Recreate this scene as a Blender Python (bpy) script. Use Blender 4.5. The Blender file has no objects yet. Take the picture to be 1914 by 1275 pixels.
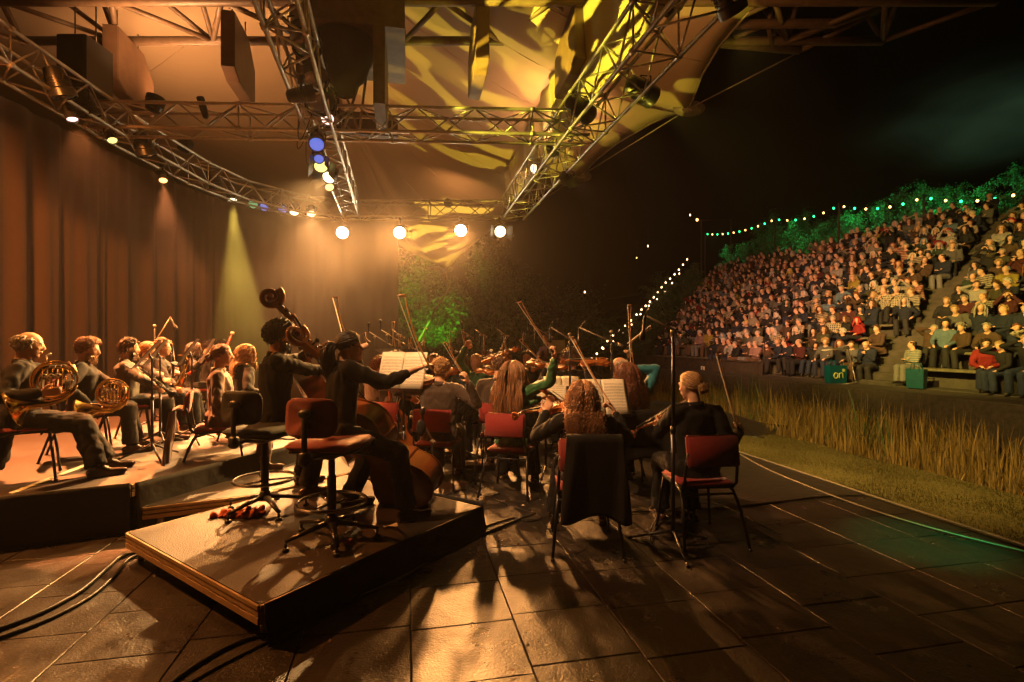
import bpy, math, random
import numpy as np
from mathutils import Vector, Matrix, Euler
R = math.radians
PI = math.pi
random.seed(7)
SC = bpy.context.scene
COL = SC.collection
V = Vector

# ------------------------------------------------------------------ camera
F = 950.0; CX, HY, CH = 957.0, 641.0, 1.5      # focal length in photo pixels, centre column, horizon row, eye height
cam_d = bpy.data.cameras.new('camera'); cam = bpy.data.objects.new('camera', cam_d); COL.objects.link(cam)
cam.location = (0, 0, CH); cam.rotation_euler = (R(90), 0, 0)
cam_d.lens = 36 * F / 1914; cam_d.sensor_width = 36; cam_d.shift_y = 3.5 / 1914
cam_d.clip_start = 0.05; cam_d.clip_end = 500
SC.camera = cam

# ------------------------------------------------------------------ world: a night sky
w = bpy.data.worlds.new('World'); SC.world = w; w.use_nodes = True
nt = w.node_tree; bgn = nt.nodes['Background']
sky = nt.nodes.new('ShaderNodeTexSky'); sky.sky_type = 'NISHITA'; sky.sun_disc = False
sky.sun_elevation = R(-8); sky.sun_rotation = R(100)
nt.links.new(sky.outputs[0], bgn.inputs[0]); bgn.inputs[1].default_value = 0.05
SC.view_settings.view_transform = 'Standard'; SC.view_settings.look = 'None'
SC.view_settings.exposure = 0.0; SC.view_settings.gamma = 1
cy = SC.cycles
cy.max_bounces = 4; cy.diffuse_bounces = 2; cy.glossy_bounces = 2; cy.transmission_bounces = 2
cy.volume_bounces = 0; cy.transparent_max_bounces = 6; cy.use_denoising = True
cy.sample_clamp_indirect = 4; cy.sample_clamp_direct = 30
cy.caustics_reflective = False; cy.caustics_refractive = False
cy.use_light_tree = True; cy.use_adaptive_sampling = True; cy.adaptive_threshold = 0.015
cy.volume_step_rate = 4

def W(u, v, Y): return V(((u - CX) / F * Y, Y, CH + (HY - v) / F * Y))
def G(u, v, z=0.0):
    Y = F * (CH - z) / (v - HY); return V(((u - CX) / F * Y, Y, z))
TH = R(11.7)
E1 = V((-math.sin(TH), math.cos(TH), 0)); E2 = V((math.cos(TH), math.sin(TH), 0))   # along the stage front, and towards the audience
def S(s1, s2, z=0.0): return E1 * s1 + E2 * s2 + V((0, 0, z))

# ------------------------------------------------------------------ lamps (every one sits in a fixture built below)
def spot(name, loc, aim, power, color, size=50, blend=.3, radius=.05, parent=None, gobo=None):
    d = bpy.data.lights.new(name, 'SPOT'); d.energy = power; d.color = color
    d.spot_size = R(size); d.spot_blend = blend; d.shadow_soft_size = radius
    o = bpy.data.objects.new(name, d); COL.objects.link(o)
    loc = V(loc); o.rotation_euler = (V(aim) - loc).to_track_quat('-Z', 'Y').to_euler(); o.location = loc
    if gobo:
        d.use_nodes = True; n = d.node_tree.nodes; l = d.node_tree.links
        em = n['Emission']; g = n.new('ShaderNodeNewGeometry'); vt = n.new('ShaderNodeVectorTransform'); vt.vector_type = 'NORMAL'
        vt.convert_from = 'WORLD'; vt.convert_to = 'OBJECT'
        l.new(g.outputs['Incoming'], vt.inputs[0])
        tx = n.new('ShaderNodeTexNoise'); tx.inputs['Scale'].default_value = gobo; tx.inputs['Detail'].default_value = 0; tx.inputs['Distortion'].default_value = 1.2
        vs_ = n.new('ShaderNodeVectorMath'); vs_.operation = 'MULTIPLY'; vs_.inputs[1].default_value = (.75, 2.2, 1.2); l.new(vt.outputs[0], vs_.inputs[0]); l.new(vs_.outputs[0], tx.inputs['Vector'])
        cr = n.new('ShaderNodeValToRGB'); cr.color_ramp.elements[0].position = .54; cr.color_ramp.elements[1].position = .56
        l.new(tx.outputs[0], cr.inputs[0]); l.new(cr.outputs[0], em.inputs['Strength'])
    return o
# lamp powers (watts) and air
P_BACK, P_WASH, P_BEAM, P_FRONT, P_AUD, P_AUDY, P_REED, P_GOBO, P_GREEN, P_POOL = 5600, 3600, 18000, 8000, 7600, 8200, 1400, 2200, 340, 1000
P_LEFT, P_ROOF, P_FILL, P_SKY = 1050, 480, 1250, 1300
HAZE, SMOKE = .0007, .020
# ------------------------------------------------------------------ materials
MATS = {}
def mat(name, color=(.5, .5, .5), rough=.6, metal=0, var=.15, scale=8, bump=0, bscale=30, emit=None, estr=0, objcol=False, island=False, sheen=0, coat=0, vcol=False, spec=.5):
    if name in MATS: return MATS[name]
    m = bpy.data.materials.new(name); m.use_nodes = True; MATS[name] = m
    n = m.node_tree.nodes; l = m.node_tree.links; p = n['Principled BSDF']
    p.inputs['Roughness'].default_value = rough; p.inputs['Metallic'].default_value = metal
    p.inputs['Specular IOR Level'].default_value = spec
    if sheen: p.inputs['Sheen Weight'].default_value = sheen
    if coat: p.inputs['Coat Weight'].default_value = coat; p.inputs['Coat Roughness'].default_value = .15
    tc = n.new('ShaderNodeTexCoord'); nz = n.new('ShaderNodeTexNoise'); nz.inputs['Scale'].default_value = scale; nz.inputs['Detail'].default_value = 4
    l.new(tc.outputs['Object'], nz.inputs['Vector'])
    mr = n.new('ShaderNodeMapRange'); mr.inputs['To Min'].default_value = 1 - var * 1.6; mr.inputs['To Max'].default_value = 1 + var * 1.6
    l.new(nz.outputs['Fac'], mr.inputs['Value'])
    fac = mr.outputs[0]
    if island:
        g = n.new('ShaderNodeNewGeometry'); m2 = n.new('ShaderNodeMapRange'); m2.inputs['To Min'].default_value = .45; m2.inputs['To Max'].default_value = 1.6
        l.new(g.outputs['Random Per Island'], m2.inputs['Value'])
        mm = n.new('ShaderNodeMath'); mm.operation = 'MULTIPLY'; l.new(fac, mm.inputs[0]); l.new(m2.outputs[0], mm.inputs[1]); fac = mm.outputs[0]
    vm = n.new('ShaderNodeVectorMath'); vm.operation = 'SCALE'
    if objcol:
        oi = n.new('ShaderNodeObjectInfo'); l.new(oi.outputs['Color'], vm.inputs[0])
    elif vcol:
        at = n.new('ShaderNodeAttribute'); at.attribute_name = 'Col'; l.new(at.outputs['Color'], vm.inputs[0])
    else: vm.inputs[0].default_value = color
    l.new(fac, vm.inputs['Scale']); l.new(vm.outputs[0], p.inputs['Base Color'])
    if bump:
        b = n.new('ShaderNodeTexNoise'); b.inputs['Scale'].default_value = bscale; b.inputs['Detail'].default_value = 3; l.new(tc.outputs['Object'], b.inputs['Vector'])
        bb = n.new('ShaderNodeBump'); bb.inputs['Strength'].default_value = bump; bb.inputs['Distance'].default_value = .02
        l.new(b.outputs['Fac'], bb.inputs['Height']); l.new(bb.outputs[0], p.inputs['Normal'])
    if emit:
        p.inputs['Emission Color'].default_value = (*emit, 1); p.inputs['Emission Strength'].default_value = estr
    return m

# ------------------------------------------------------------------ geometry collector
def basis(d, up=V((0, 0, 1))):
    d = V(d).normalized(); up = V(up)
    if abs(d.dot(up.normalized())) > .97: up = V((0, 1, 0)) if abs(d.y) < .9 else V((1, 0, 0))
    x = d.cross(up).normalized(); y = x.cross(d).normalized()
    return x, y, d
class Geo:
    def __init__(s): s.v = []; s.f = []; s.m = []
    def add(s, vs, fs, mi=0):
        o = len(s.v); s.v.extend([tuple(q) for q in vs]); s.f.extend([tuple(i + o for i in f) for f in fs]); s.m.extend([mi] * len(fs))
    def tube(s, pts, rs, n=8, cap=True, mi=0, flat=1.0, up=(0, 0, 1), closed=False):
        pts = [V(p) for p in pts]; k = len(pts)
        if not hasattr(rs, '__len__'): rs = [rs] * k
        vs = []; px = None
        for i, p in enumerate(pts):
            if closed: d = pts[(i + 1) % k] - pts[i - 1]
            else: d = (pts[min(i + 1, k - 1)] - pts[max(i - 1, 0)])
            if d.length < 1e-9: d = V((0, 0, 1))
            d.normalize()
            if px is None: x, y, _ = basis(d, V(up))
            else:
                x = px - d * px.dot(d)
                if x.length < 1e-6: x, y, _ = basis(d, V(up))
                x.normalize(); y = x.cross(d).normalized()
            px = x
            for j in range(n):
                a = 2 * PI * j / n
                vs.append(p + x * (math.cos(a) * rs[i]) + y * (math.sin(a) * rs[i] * flat))
        fs = []
        for i in range(k if closed else k - 1):
            i2 = (i + 1) % k
            for j in range(n):
                fs.append((i * n + j, i * n + (j + 1) % n, i2 * n + (j + 1) % n, i2 * n + j))
        if cap and not closed:
            fs.append(tuple(range(n))[::-1]); fs.append(tuple((k - 1) * n + j for j in range(n)))
        s.add(vs, fs, mi); return s
    def capsule(s, a, b, r0, r1, n=12, flat=1.0, up=(0, 0, 1), mi=0):
        a = V(a); b = V(b); d = b - a; L = d.length
        if L < 1e-6: return s.ell(a, (r0, r0, r0), mi=mi)
        d /= L; pts = []; rs = []
        for t in (-1, -.86, -.5): pts.append(a + d * (r0 * t)); rs.append(r0 * math.sqrt(max(0.0004, 1 - t * t)))
        pts += [a, b]; rs += [r0, r1]
        for t in (.5, .86, 1): pts.append(b + d * (r1 * t)); rs.append(r1 * math.sqrt(max(0.0004, 1 - t * t)))
        return s.tube(pts, rs, n, True, mi, flat, up)
    def ell(s, c, r, M=None, n=14, m=9, mi=0):
        vs = []; fs = []; c = V(c)
        for i in range(m + 1):
            t = PI * i / m
            for j in range(n):
                a = 2 * PI * j / n
                p = V((r[0] * math.sin(t) * math.cos(a), r[1] * math.sin(t) * math.sin(a), r[2] * math.cos(t)))
                if i in (0, m): p = V((r[0] * .004 * math.cos(a), r[1] * .004 * math.sin(a), r[2] * math.cos(t)))
                vs.append(c + (M @ p if M else p))
        for i in range(m):
            for j in range(n): fs.append((i * n + j, (i + 1) * n + j, (i + 1) * n + (j + 1) % n, i * n + (j + 1) % n))
        fs.append(tuple(range(n))); fs.append(tuple(m * n + j for j in range(n))[::-1])
        s.add(vs, fs, mi); return s
    def box(s, c, size, M=None, mi=0, bev=0):
        c = V(c); hx, hy, hz = size[0] / 2, size[1] / 2, size[2] / 2
        b = min(bev, hx * .9, hy * .9, hz * .9)
        if b <= 0:
            vs = [V((x * hx, y * hy, z * hz)) for x in (-1, 1) for y in (-1, 1) for z in (-1, 1)]
            fs = [(0, 1, 3, 2), (4, 6, 7, 5), (0, 4, 5, 1), (2, 3, 7, 6), (0, 2, 6, 4), (1, 5, 7, 3)]
        else:
            vs = []; fs = []
            prof = [(-hz, b), (-hz + b, 0), (hz - b, 0), (hz, b)]
            for z, ins in prof:
                x, y = hx - ins, hy - ins
                k = b * .9
                for q in ((x, y - k), (x - k, y), (-x + k, y), (-x, y - k), (-x, -y + k), (-x + k, -y), (x - k, -y), (x, -y + k)): vs.append(V((q[0], q[1], z)))
            for i in range(3):
                for j in range(8): fs.append((i * 8 + j, i * 8 + (j + 1) % 8, (i + 1) * 8 + (j + 1) % 8, (i + 1) * 8 + j))
            fs.append(tuple(range(8))[::-1]); fs.append(tuple(range(24, 32)))
        s.add([c + (M @ p if M else p) for p in vs], fs, mi); return s
    def prism(s, poly, a, b, mi=0):
        """poly: list of 3D points (planar); extruded by vectors a and b offsets"""
        a = V(a); b = V(b); k = len(poly)
        vs = [V(p) + a for p in poly] + [V(p) + b for p in poly]
        fs = [tuple(range(k))[::-1], tuple(range(k, 2 * k))] + [(i, (i + 1) % k, k + (i + 1) % k, k + i) for i in range(k)]
        s.add(vs, fs, mi); return s
    def lathe(s, prof, p0=(0, 0, 0), axis=(0, 0, 1), n=20, mi=0, cap=True):
        x, y, d = basis(V(axis)); p0 = V(p0)
        vs = []; fs = []
        for r, h in prof:
            for j in range(n):
                a = 2 * PI * j / n; vs.append(p0 + d * h + x * (r * math.cos(a)) + y * (r * math.sin(a)))
        k = len(prof)
        for i in range(k - 1):
            for j in range(n): fs.append((i * n + j, i * n + (j + 1) % n, (i + 1) * n + (j + 1) % n, (i + 1) * n + j))
        if cap: fs.append(tuple(range(n))[::-1]); fs.append(tuple((k - 1) * n + j for j in range(n)))
        s.add(vs, fs, mi); return s
    def grid(s, fn, nu, nv, mi=0, wrap=False):
        vs = [fn(i / nu, j / nv) for i in range(nu + 1) for j in range(nv + 1)]
        fs = [(i * (nv + 1) + j, (i + 1) * (nv + 1) + j, (i + 1) * (nv + 1) + j + 1, i * (nv + 1) + j + 1) for i in range(nu) for j in range(nv)]
        s.add(vs, fs, mi); return s
    def mesh(s, name='m', smooth=True):
        me = bpy.data.meshes.new(name); me.from_pydata(s.v, [], s.f)
        if smooth: me.polygons.foreach_set('use_smooth', [True] * len(s.f))
        if any(s.m): me.polygons.foreach_set('material_index', s.m)
        me.update(); return me

def link(name, me, mats, parent=None, loc=None, smooth_angle=None):
    o = bpy.data.objects.new(name, me); COL.objects.link(o)
    if mats is not None:
        if not isinstance(mats, (list, tuple)): mats = [mats]
        me.materials.clear()
        for m in mats: me.materials.append(m)
    if parent is not None: o.parent = parent
    if loc is not None: o.location = loc
    return o
def obj(name, geo, mats, parent=None, loc=None, smooth=True, sharp=None):
    me = geo.mesh(name, smooth)
    if sharp and smooth:
        me.set_sharp_from_angle(angle=R(sharp))
    return link(name, me, mats, parent, loc)
def tag(o, label=None, cat=None, group=None, kind=None):
    if label: o['label'] = label
    if cat: o['category'] = cat
    if group: o['group'] = group
    if kind: o['kind'] = kind
    return o
def empty(name, loc, label, cat, group=None, rz=0):
    o = bpy.data.objects.new(name, None); COL.objects.link(o); o.location = V(loc); o.rotation_euler = (0, 0, rz); o.empty_display_size = .1
    return tag(o, label, cat, group)
def copy_tree(o, parent=None):
    c = o.copy(); COL.objects.link(c); c.parent = parent
    if parent is not None: c.matrix_parent_inverse = o.matrix_parent_inverse
    for ch in list(KIDS.get(o.name, [])): copy_tree(ch, c)
    return c
KIDS = {}
def register(root):
    """remember the children of a prototype so it can be copied quickly"""
    allo = list(root.children_recursive)
    KIDS[root.name] = [o for o in allo if o.parent == root]
    for o in allo: KIDS[o.name] = [q for q in allo if q.parent == o]
    return root
def dup(root, M, label, cat=None, group=None, name=None):
    c = copy_tree(root); c.matrix_world = M
    if name: c.name = name
    return tag(c, label, cat, group)
def struct(name, geo, m, smooth=False):
    return tag(obj(name, geo, m, smooth=smooth), kind='structure')
def mrot(x, y, z, p=(0, 0, 0)):
    """matrix whose columns are the three axes"""
    M = Matrix((x, y, z)).transposed().to_4x4(); M.translation = V(p); return M

def remesh(geo, voxel, it=4, wr=0, seed=0, fac=.5):
    """one continuous surface grown round all pieces"""
    me = geo.mesh('tmp', False); o = bpy.data.objects.new('tmp', me); COL.objects.link(o)
    m = o.modifiers.new('r', 'REMESH'); m.mode = 'VOXEL'; m.voxel_size = voxel; m.adaptivity = 0
    if it: sm = o.modifiers.new('s', 'SMOOTH'); sm.factor = fac; sm.iterations = it
    dg = bpy.context.evaluated_depsgraph_get(); dg.update()
    out = bpy.data.meshes.new_from_object(o.evaluated_get(dg))
    bpy.data.objects.remove(o); bpy.data.meshes.remove(me)
    k = len(out.vertices)
    if wr and k:
        co = np.empty(k * 3); out.vertices.foreach_get('co', co); co = co.reshape(-1, 3)
        no = np.empty(k * 3); out.vertices.foreach_get('normal', no); no = no.reshape(-1, 3)
        rg = np.random.RandomState(seed + 5); d = np.zeros(k)
        for q in range(7):
            dv = rg.normal(size=3); dv[2] *= .6; dv /= np.linalg.norm(dv); f = rg.uniform(26, 110)
            wv = np.sin(co @ rg.normal(size=3) * rg.uniform(6, 14) + rg.uniform(0, 6)) * 1.4
            d += np.sin(co @ dv * f + wv + rg.uniform(0, 6)) * rg.uniform(.4, 1) * 34 / f
        # folds are ridged: valleys wide, crests thin
        d = np.abs(d) * 1.1 - .8
        co += no * (d * wr)[:, None]; out.vertices.foreach_set('co', co.ravel())
    out.polygons.foreach_set('use_smooth', [True] * len(out.polygons)); out.update()
    return out
# ------------------------------------------------------------------ people
UP = V((0, 0, 1))
def ik(p, t, l1, l2, pole):
    d = t - p; L = d.length; mx = (l1 + l2) * .995
    if L > mx: t = p + d * (mx / L); d = t - p; L = mx
    d = d / L; a = (l1 * l1 - l2 * l2 + L * L) / (2 * L); h = math.sqrt(max(0, l1 * l1 - a * a))
    q = pole - d * pole.dot(d)
    if q.length < 1e-5: q = V((0, 0, -1)) - d * d.z * -1
    q.normalize(); return p + d * a + q * h, t

def hand_geo(g, wrist, fdir, palm, side, curl=.6, s=1.0, fing=True):
    """palm as a flat block, four fingers of unequal length with two bends and a thumb leaving the side of the palm"""
    f = fdir.normalized(); pn = (palm - f * palm.dot(f)).normalized(); x = f.cross(pn).normalized() * side   # x: towards the thumb
    g.capsule(wrist - f * .012, wrist + f * .03, .025 * s, .028 * s, 8, .72, pn)
    c = wrist + f * .052 * s
    for k in (-1.5, -.5, .5, 1.5):
        g.capsule(wrist + f * .02 * s + x * k * .010 * s, wrist + f * .088 * s + x * k * .019 * s, .014 * s, .0125 * s, 8, 1, pn)
    if not fing:
        g.capsule(c + f * .03, c + f * .07 + pn * .03, .03, .02, 8, .6, pn); return
    for k, L in ((1.5, .9), (.5, 1.0), (-.5, .94), (-1.5, .74)):
        p = wrist + f * .088 * s + x * k * .0195 * s; a = curl * (.55 + .08 * k); r = .0094 * s
        for sl in (.040, .028, .022):
            d = f * math.cos(a) + pn * math.sin(a); q = p + d * sl * L * s
            g.capsule(p, q, r, r * .9, 7); p = q; r *= .9; a += curl * .8 + .12
    p = wrist + f * .028 * s + x * .026 * s; d = (f * .65 + x * .65 + pn * .35 * curl).normalized()
    q = p + d * .045 * s; g.capsule(p, q, .0135 * s, .011 * s, 7)
    d = (f * .9 + x * (.25 - .2 * curl) + pn * .5 * curl).normalized(); g.capsule(q, q + d * .032 * s, .0108 * s, .009 * s, 7)

def skin_cols(me, hc, HM, hl, skin, beard=None, lipc=None, dark_feet=False):
    """real colours of the face: eyes, brows, lips, stubble"""
    k = len(me.vertices); co = np.empty(k * 3); me.vertices.foreach_get('co', co); co = co.reshape(-1, 3)
    M = np.array(HM); L = (co - np.array(hc)) @ M / hl         # head space: x right, y face, z up, unit = head height
    c = np.tile(np.array(skin + (1,)), (k, 1)); x, y, z = np.abs(L[:, 0]), L[:, 1], L[:, 2]
    face = (y > .2) & (np.abs(z) < .6)
    def put(mask, col, a=1.0): c[mask, :3] = c[mask, :3] * (1 - a) + np.array(col) * a
    put(face & ((x - .0) ** 2 / .0144 + (z + .235) ** 2 / .0006 < 1) & (y > .34), lipc or (skin[0] * .75, skin[1] * .42, skin[2] * .42), .8)
    put(face & ((x - .2) ** 2 + (z + .08) ** 2 / .5 < .008) & (y > .25), (skin[0] * 1.0, skin[1] * .8, skin[2] * .75), .4)
    e = ((x - .135) ** 2 / .0030 + (z - .03) ** 2 / .0007)
    put(face & (e < 1.25), (.05, .03, .02), .8); put(face & (e < .8), (.55, .5, .45)); put(face & ((x - .135) ** 2 + (z - .03) ** 2 < .0005), (.02, .015, .01))
    put(face & (((x - .14) ** 2) / .0064 + (z - .12 + x * .1) ** 2 / .0003 < 1), tuple(q * .22 for q in skin), .75)
    if dark_feet: c[(co[:, 2] < .15), :3] = (.012, .01, .01)
    if beard: put((y > -.05) & (z < -.13) & (z > -.6) & (x < .36) & ((z + .235) ** 2 / .0008 + x * x / .012 > 1), beard, .8)
    at = me.color_attributes.new('Col', 'FLOAT_COLOR', 'POINT'); at.data.foreach_set('color', c.astype(np.float32).ravel())

def head_geo(g, hc, M, hl, male):
    """hc: centre of the head, M: columns right/face/up, hl: head height"""
    P = lambda x, y, z: hc + M @ V((x * hl, y * hl, z * hl))
    E = lambda c, r: g.ell(P(*c), [q * hl for q in r], M)
    E((0, -.03, .14), (.325, .40, .36))                       # skull
    E((0, .06, .02), (.30, .33, .36)); E((0, .12, -.17), (.235, .235, .26))   # face, jaw
    E((0, .245, -.41), (.085 if male else .07, .075, .06)); E((0, .20, -.36), (.16 if male else .13, .13, .08))   # chin
    for s in (-1, 1):
        E((s * .175, .235, -.06), (.085, .075, .085))         # cheek
        E((s * .12, .325, .115), (.10, .05, .032))            # brow
        g.capsule(P(s * .30, -.02, .01), P(s * .335, -.075, .06), .045 * hl, .06 * hl, 8, .45, M @ V((0, 1, 0)))  # ear
        g.capsule(P(s * .31, -.01, -.03), P(s * .315, -.03, -.10), .035 * hl, .03 * hl, 8, .5, M @ V((0, 1, 0)))
        E((s * .135, .315, .03), (.052, .035, .03))           # eye ball under the lid
        E((s * .045, .42, -.115), (.035, .04, .03))           # nostril wing
    g.capsule(P(0, .365, .10), P(0, .455, -.085), .028 * hl, .042 * hl, 8)   # nose
    E((0, .365, -.215), (.105, .045, .022)); E((0, .36, -.262), (.085, .045, .026))   # lips

def hair_geo(style, hc, M, hl, rg, n, length, colr=None, shoulders=None, wid=.008):
    g = Geo(); P = lambda x, y, z: hc + M @ V((x * hl, y * hl, z * hl)); Mi = M.transposed()
    A = V((.355, .43, .39)) * hl; cen = P(0, -.03, .14)
    if style == 'bald': n = int(n * .8)
    capin = 1.0
    # close cap over the skull
    vs = []; nu, nv = 18, 16; ring = {}
    fs = []
    def cut(th, ph):  # th from the top, ph around, 0 = face; the hairline
        return True
    for i in range(nv + 1):
        for j in range(nu):
            ph = 2 * PI * j / nu; front = math.cos(ph)
            lim = {'bald': (PI * .62 if front < .1 else PI * .62), }.get(style, 0)
            lim = PI * (.64 - .33 * max(0, front) ** .8) if front > 0 else PI * (.64 + .13 * -front)
            th = lim * i / nv
            r = 1.0
            d = V((math.sin(th) * math.sin(ph) * A.x, math.sin(th) * math.cos(ph) * A.y, math.cos(th) * A.z)) * .985
            vs.append(cen + M @ d)
    if style != 'bald':
        for i in range(nv):
            for j in range(nu): fs.append((i * nu + j, (i + 1) * nu + j, (i + 1) * nu + (j + 1) % nu, i * nu + (j + 1) % nu))
        g.add(vs, fs)
    tie = P(0, -.46, -.04) if style in ('ponytail', 'bun') else None
    bunc = P(0, -.52, -.08)
    k = 0; tries = 0
    while k < n and tries < n * 6:
        tries += 1
        ph = rg.uniform(0, 2 * PI); front = math.cos(ph)
        lim = PI * (.62 - .33 * max(0, front) ** .8) if front > 0 else PI * (.63 + .12 * -front)
        lo = (.30 if front < -.2 else .36) * PI if style == 'bald' else 0
        if style == 'bald' and front > .45: continue
        th = math.acos(1 - rg.uniform(0, 1) * (1 - math.cos(lim)));
        if th < lo: continue
        k += 1
        u = V((math.sin(th) * math.sin(ph), math.sin(th) * math.cos(ph), math.cos(th)))
        p = cen + M @ V((u.x * A.x, u.y * A.y, u.z * A.z)); nrm = (M @ V((u.x / A.x, u.y / A.y, u.z / A.z))).normalized()
        rnd = V(rg.normal(size=3)); up = M @ V((0, 0, 1)); back = M @ V((0, -1, 0)); side = M @ V((1 if u.x > 0 else -1, 0, 0))
        pts = [p - nrm * .004]; L = length * rg.uniform(.75, 1.15); steps = 5
        if style in ('short', 'bald'):
            tg = (back * .6 - up * (.2 + .7 * th / 1.6) + side * .3 + rnd * .35); tg = tg - nrm * tg.dot(nrm); d = (tg.normalized() + nrm * (.35 if front < .5 else .6)).normalized()
            for q in range(3): p = p + d * L / 3; d = (d - up * .25 - nrm * .15 + rnd * .12).normalized(); pts.append(p)
        elif style == 'curly':
            ax = rnd.normalized(); pp = nrm.cross(ax).normalized(); q2 = nrm; rad = L * .3
            steps = 7; L *= (1 if th < PI * .5 else .7)
            for q in range(1, steps): a = q * 1.15; pts.append(p + nrm * (L * q / steps) + pp * math.sin(a) * rad + ax * (1 - math.cos(a)) * rad * .8)
        elif style in ('long', 'wavy', 'curlylong'):
            steps = 14; st = L / steps; d = (nrm * .35 + side * .3 + back * .25 + up * .1).normalized(); base = p; am = {'long': .006, 'wavy': .014, 'curlylong': .022}[style]; fq = {'long': 14, 'wavy': 26, 'curlylong': 55}[style]
            pa = rg.uniform(0, 6); wv = V(rg.normal(size=3)).normalized()
            for q in range(steps):
                d = (d * .62 + V((0, 0, -1)) * .5 + rnd * .03).normalized(); base = base + d * st
                l = Mi @ (base - cen); e = (l.x / A.x) ** 2 + (l.y / A.y) ** 2 + (l.z / A.z) ** 2
                if e < 1.1: base = cen + (base - cen) * math.sqrt(1.12 / max(e, .01))
                if l.y > .12 * hl and l.z < .25 * hl:      # keep the face clear
                    base = base + side * max(0, .30 * hl - abs(l.x)) * .8
                if shoulders is not None and base.z < shoulders.z + .05:
                    dd = base - shoulders; lx = dd.dot(M.col[0]); ly = dd.dot(M.col[1])
                    if ly > -.115 and abs(lx) < .22: base = base + M.col[1] * (-.115 - ly) * .6 if ly < .03 else base + M.col[1] * (.12 - ly) * .6 + V((0, 0, 0))
                a = (q * st) * fq * 2 + pa; t = min(1, q / 4)
                pts.append(base + wv * math.sin(a) * am * t + wv.cross(d) * math.cos(a) * am * t)
        elif style in ('ponytail', 'bun'):
            a0 = p; 
            for q in range(1, 6):
                t = q / 5; b = a0.lerp(tie, t); l = Mi @ (b - cen); e = math.sqrt((l.x / A.x) ** 2 + (l.y / A.y) ** 2 + (l.z / A.z) ** 2)
                if e < 1.03: b = cen + (b - cen) * (1.03 / max(e, .1))
                pts.append(b + rnd * .0015)
            pts[-1] = tie + rnd * .008
        ws = [wid * (1.0 if q < len(pts) * .6 else 1.0 - .75 * (q - len(pts) * .6) / (len(pts) * .4)) for q in range(len(pts))]
        g.tube(pts, ws, 3 if n < 250 else 4, True)
    if style == 'bun':
        for q in range(int(n * .35)):
            ax = V(rg.normal(size=3)).normalized(); x, y, _ = basis(ax); rr = .13 * hl * rg.uniform(.75, 1.05)
            c = bunc + V(rg.normal(size=3)) * .008; a0 = rg.uniform(0, 6)
            g.tube([c + x * math.cos(a0 + t * .6) * rr + y * math.sin(a0 + t * .6) * rr for t in range(7)], wid * .9, 4)
        g.ell(bunc, (.12 * hl,) * 3)
    if style == 'ponytail':
        for q in range(int(n * .4)):
            rnd = V(rg.normal(size=3)) * .013; pts = []
            for t in range(9):
                s_ = t / 8; pts.append(tie + (M @ V((0, -1, 0))) * (.05 * math.sin(min(1, s_ * 2.2) * PI / 2) + .01 * s_) + V((0, 0, -1)) * length * s_ * s_ * 1.0 + rnd * (1.2 if 0 < t < 7 else .5) * (.6 + s_))
            g.tube(pts, [wid * 1.2] * 7 + [wid * .7, wid * .2], 4)
    return g

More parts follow.
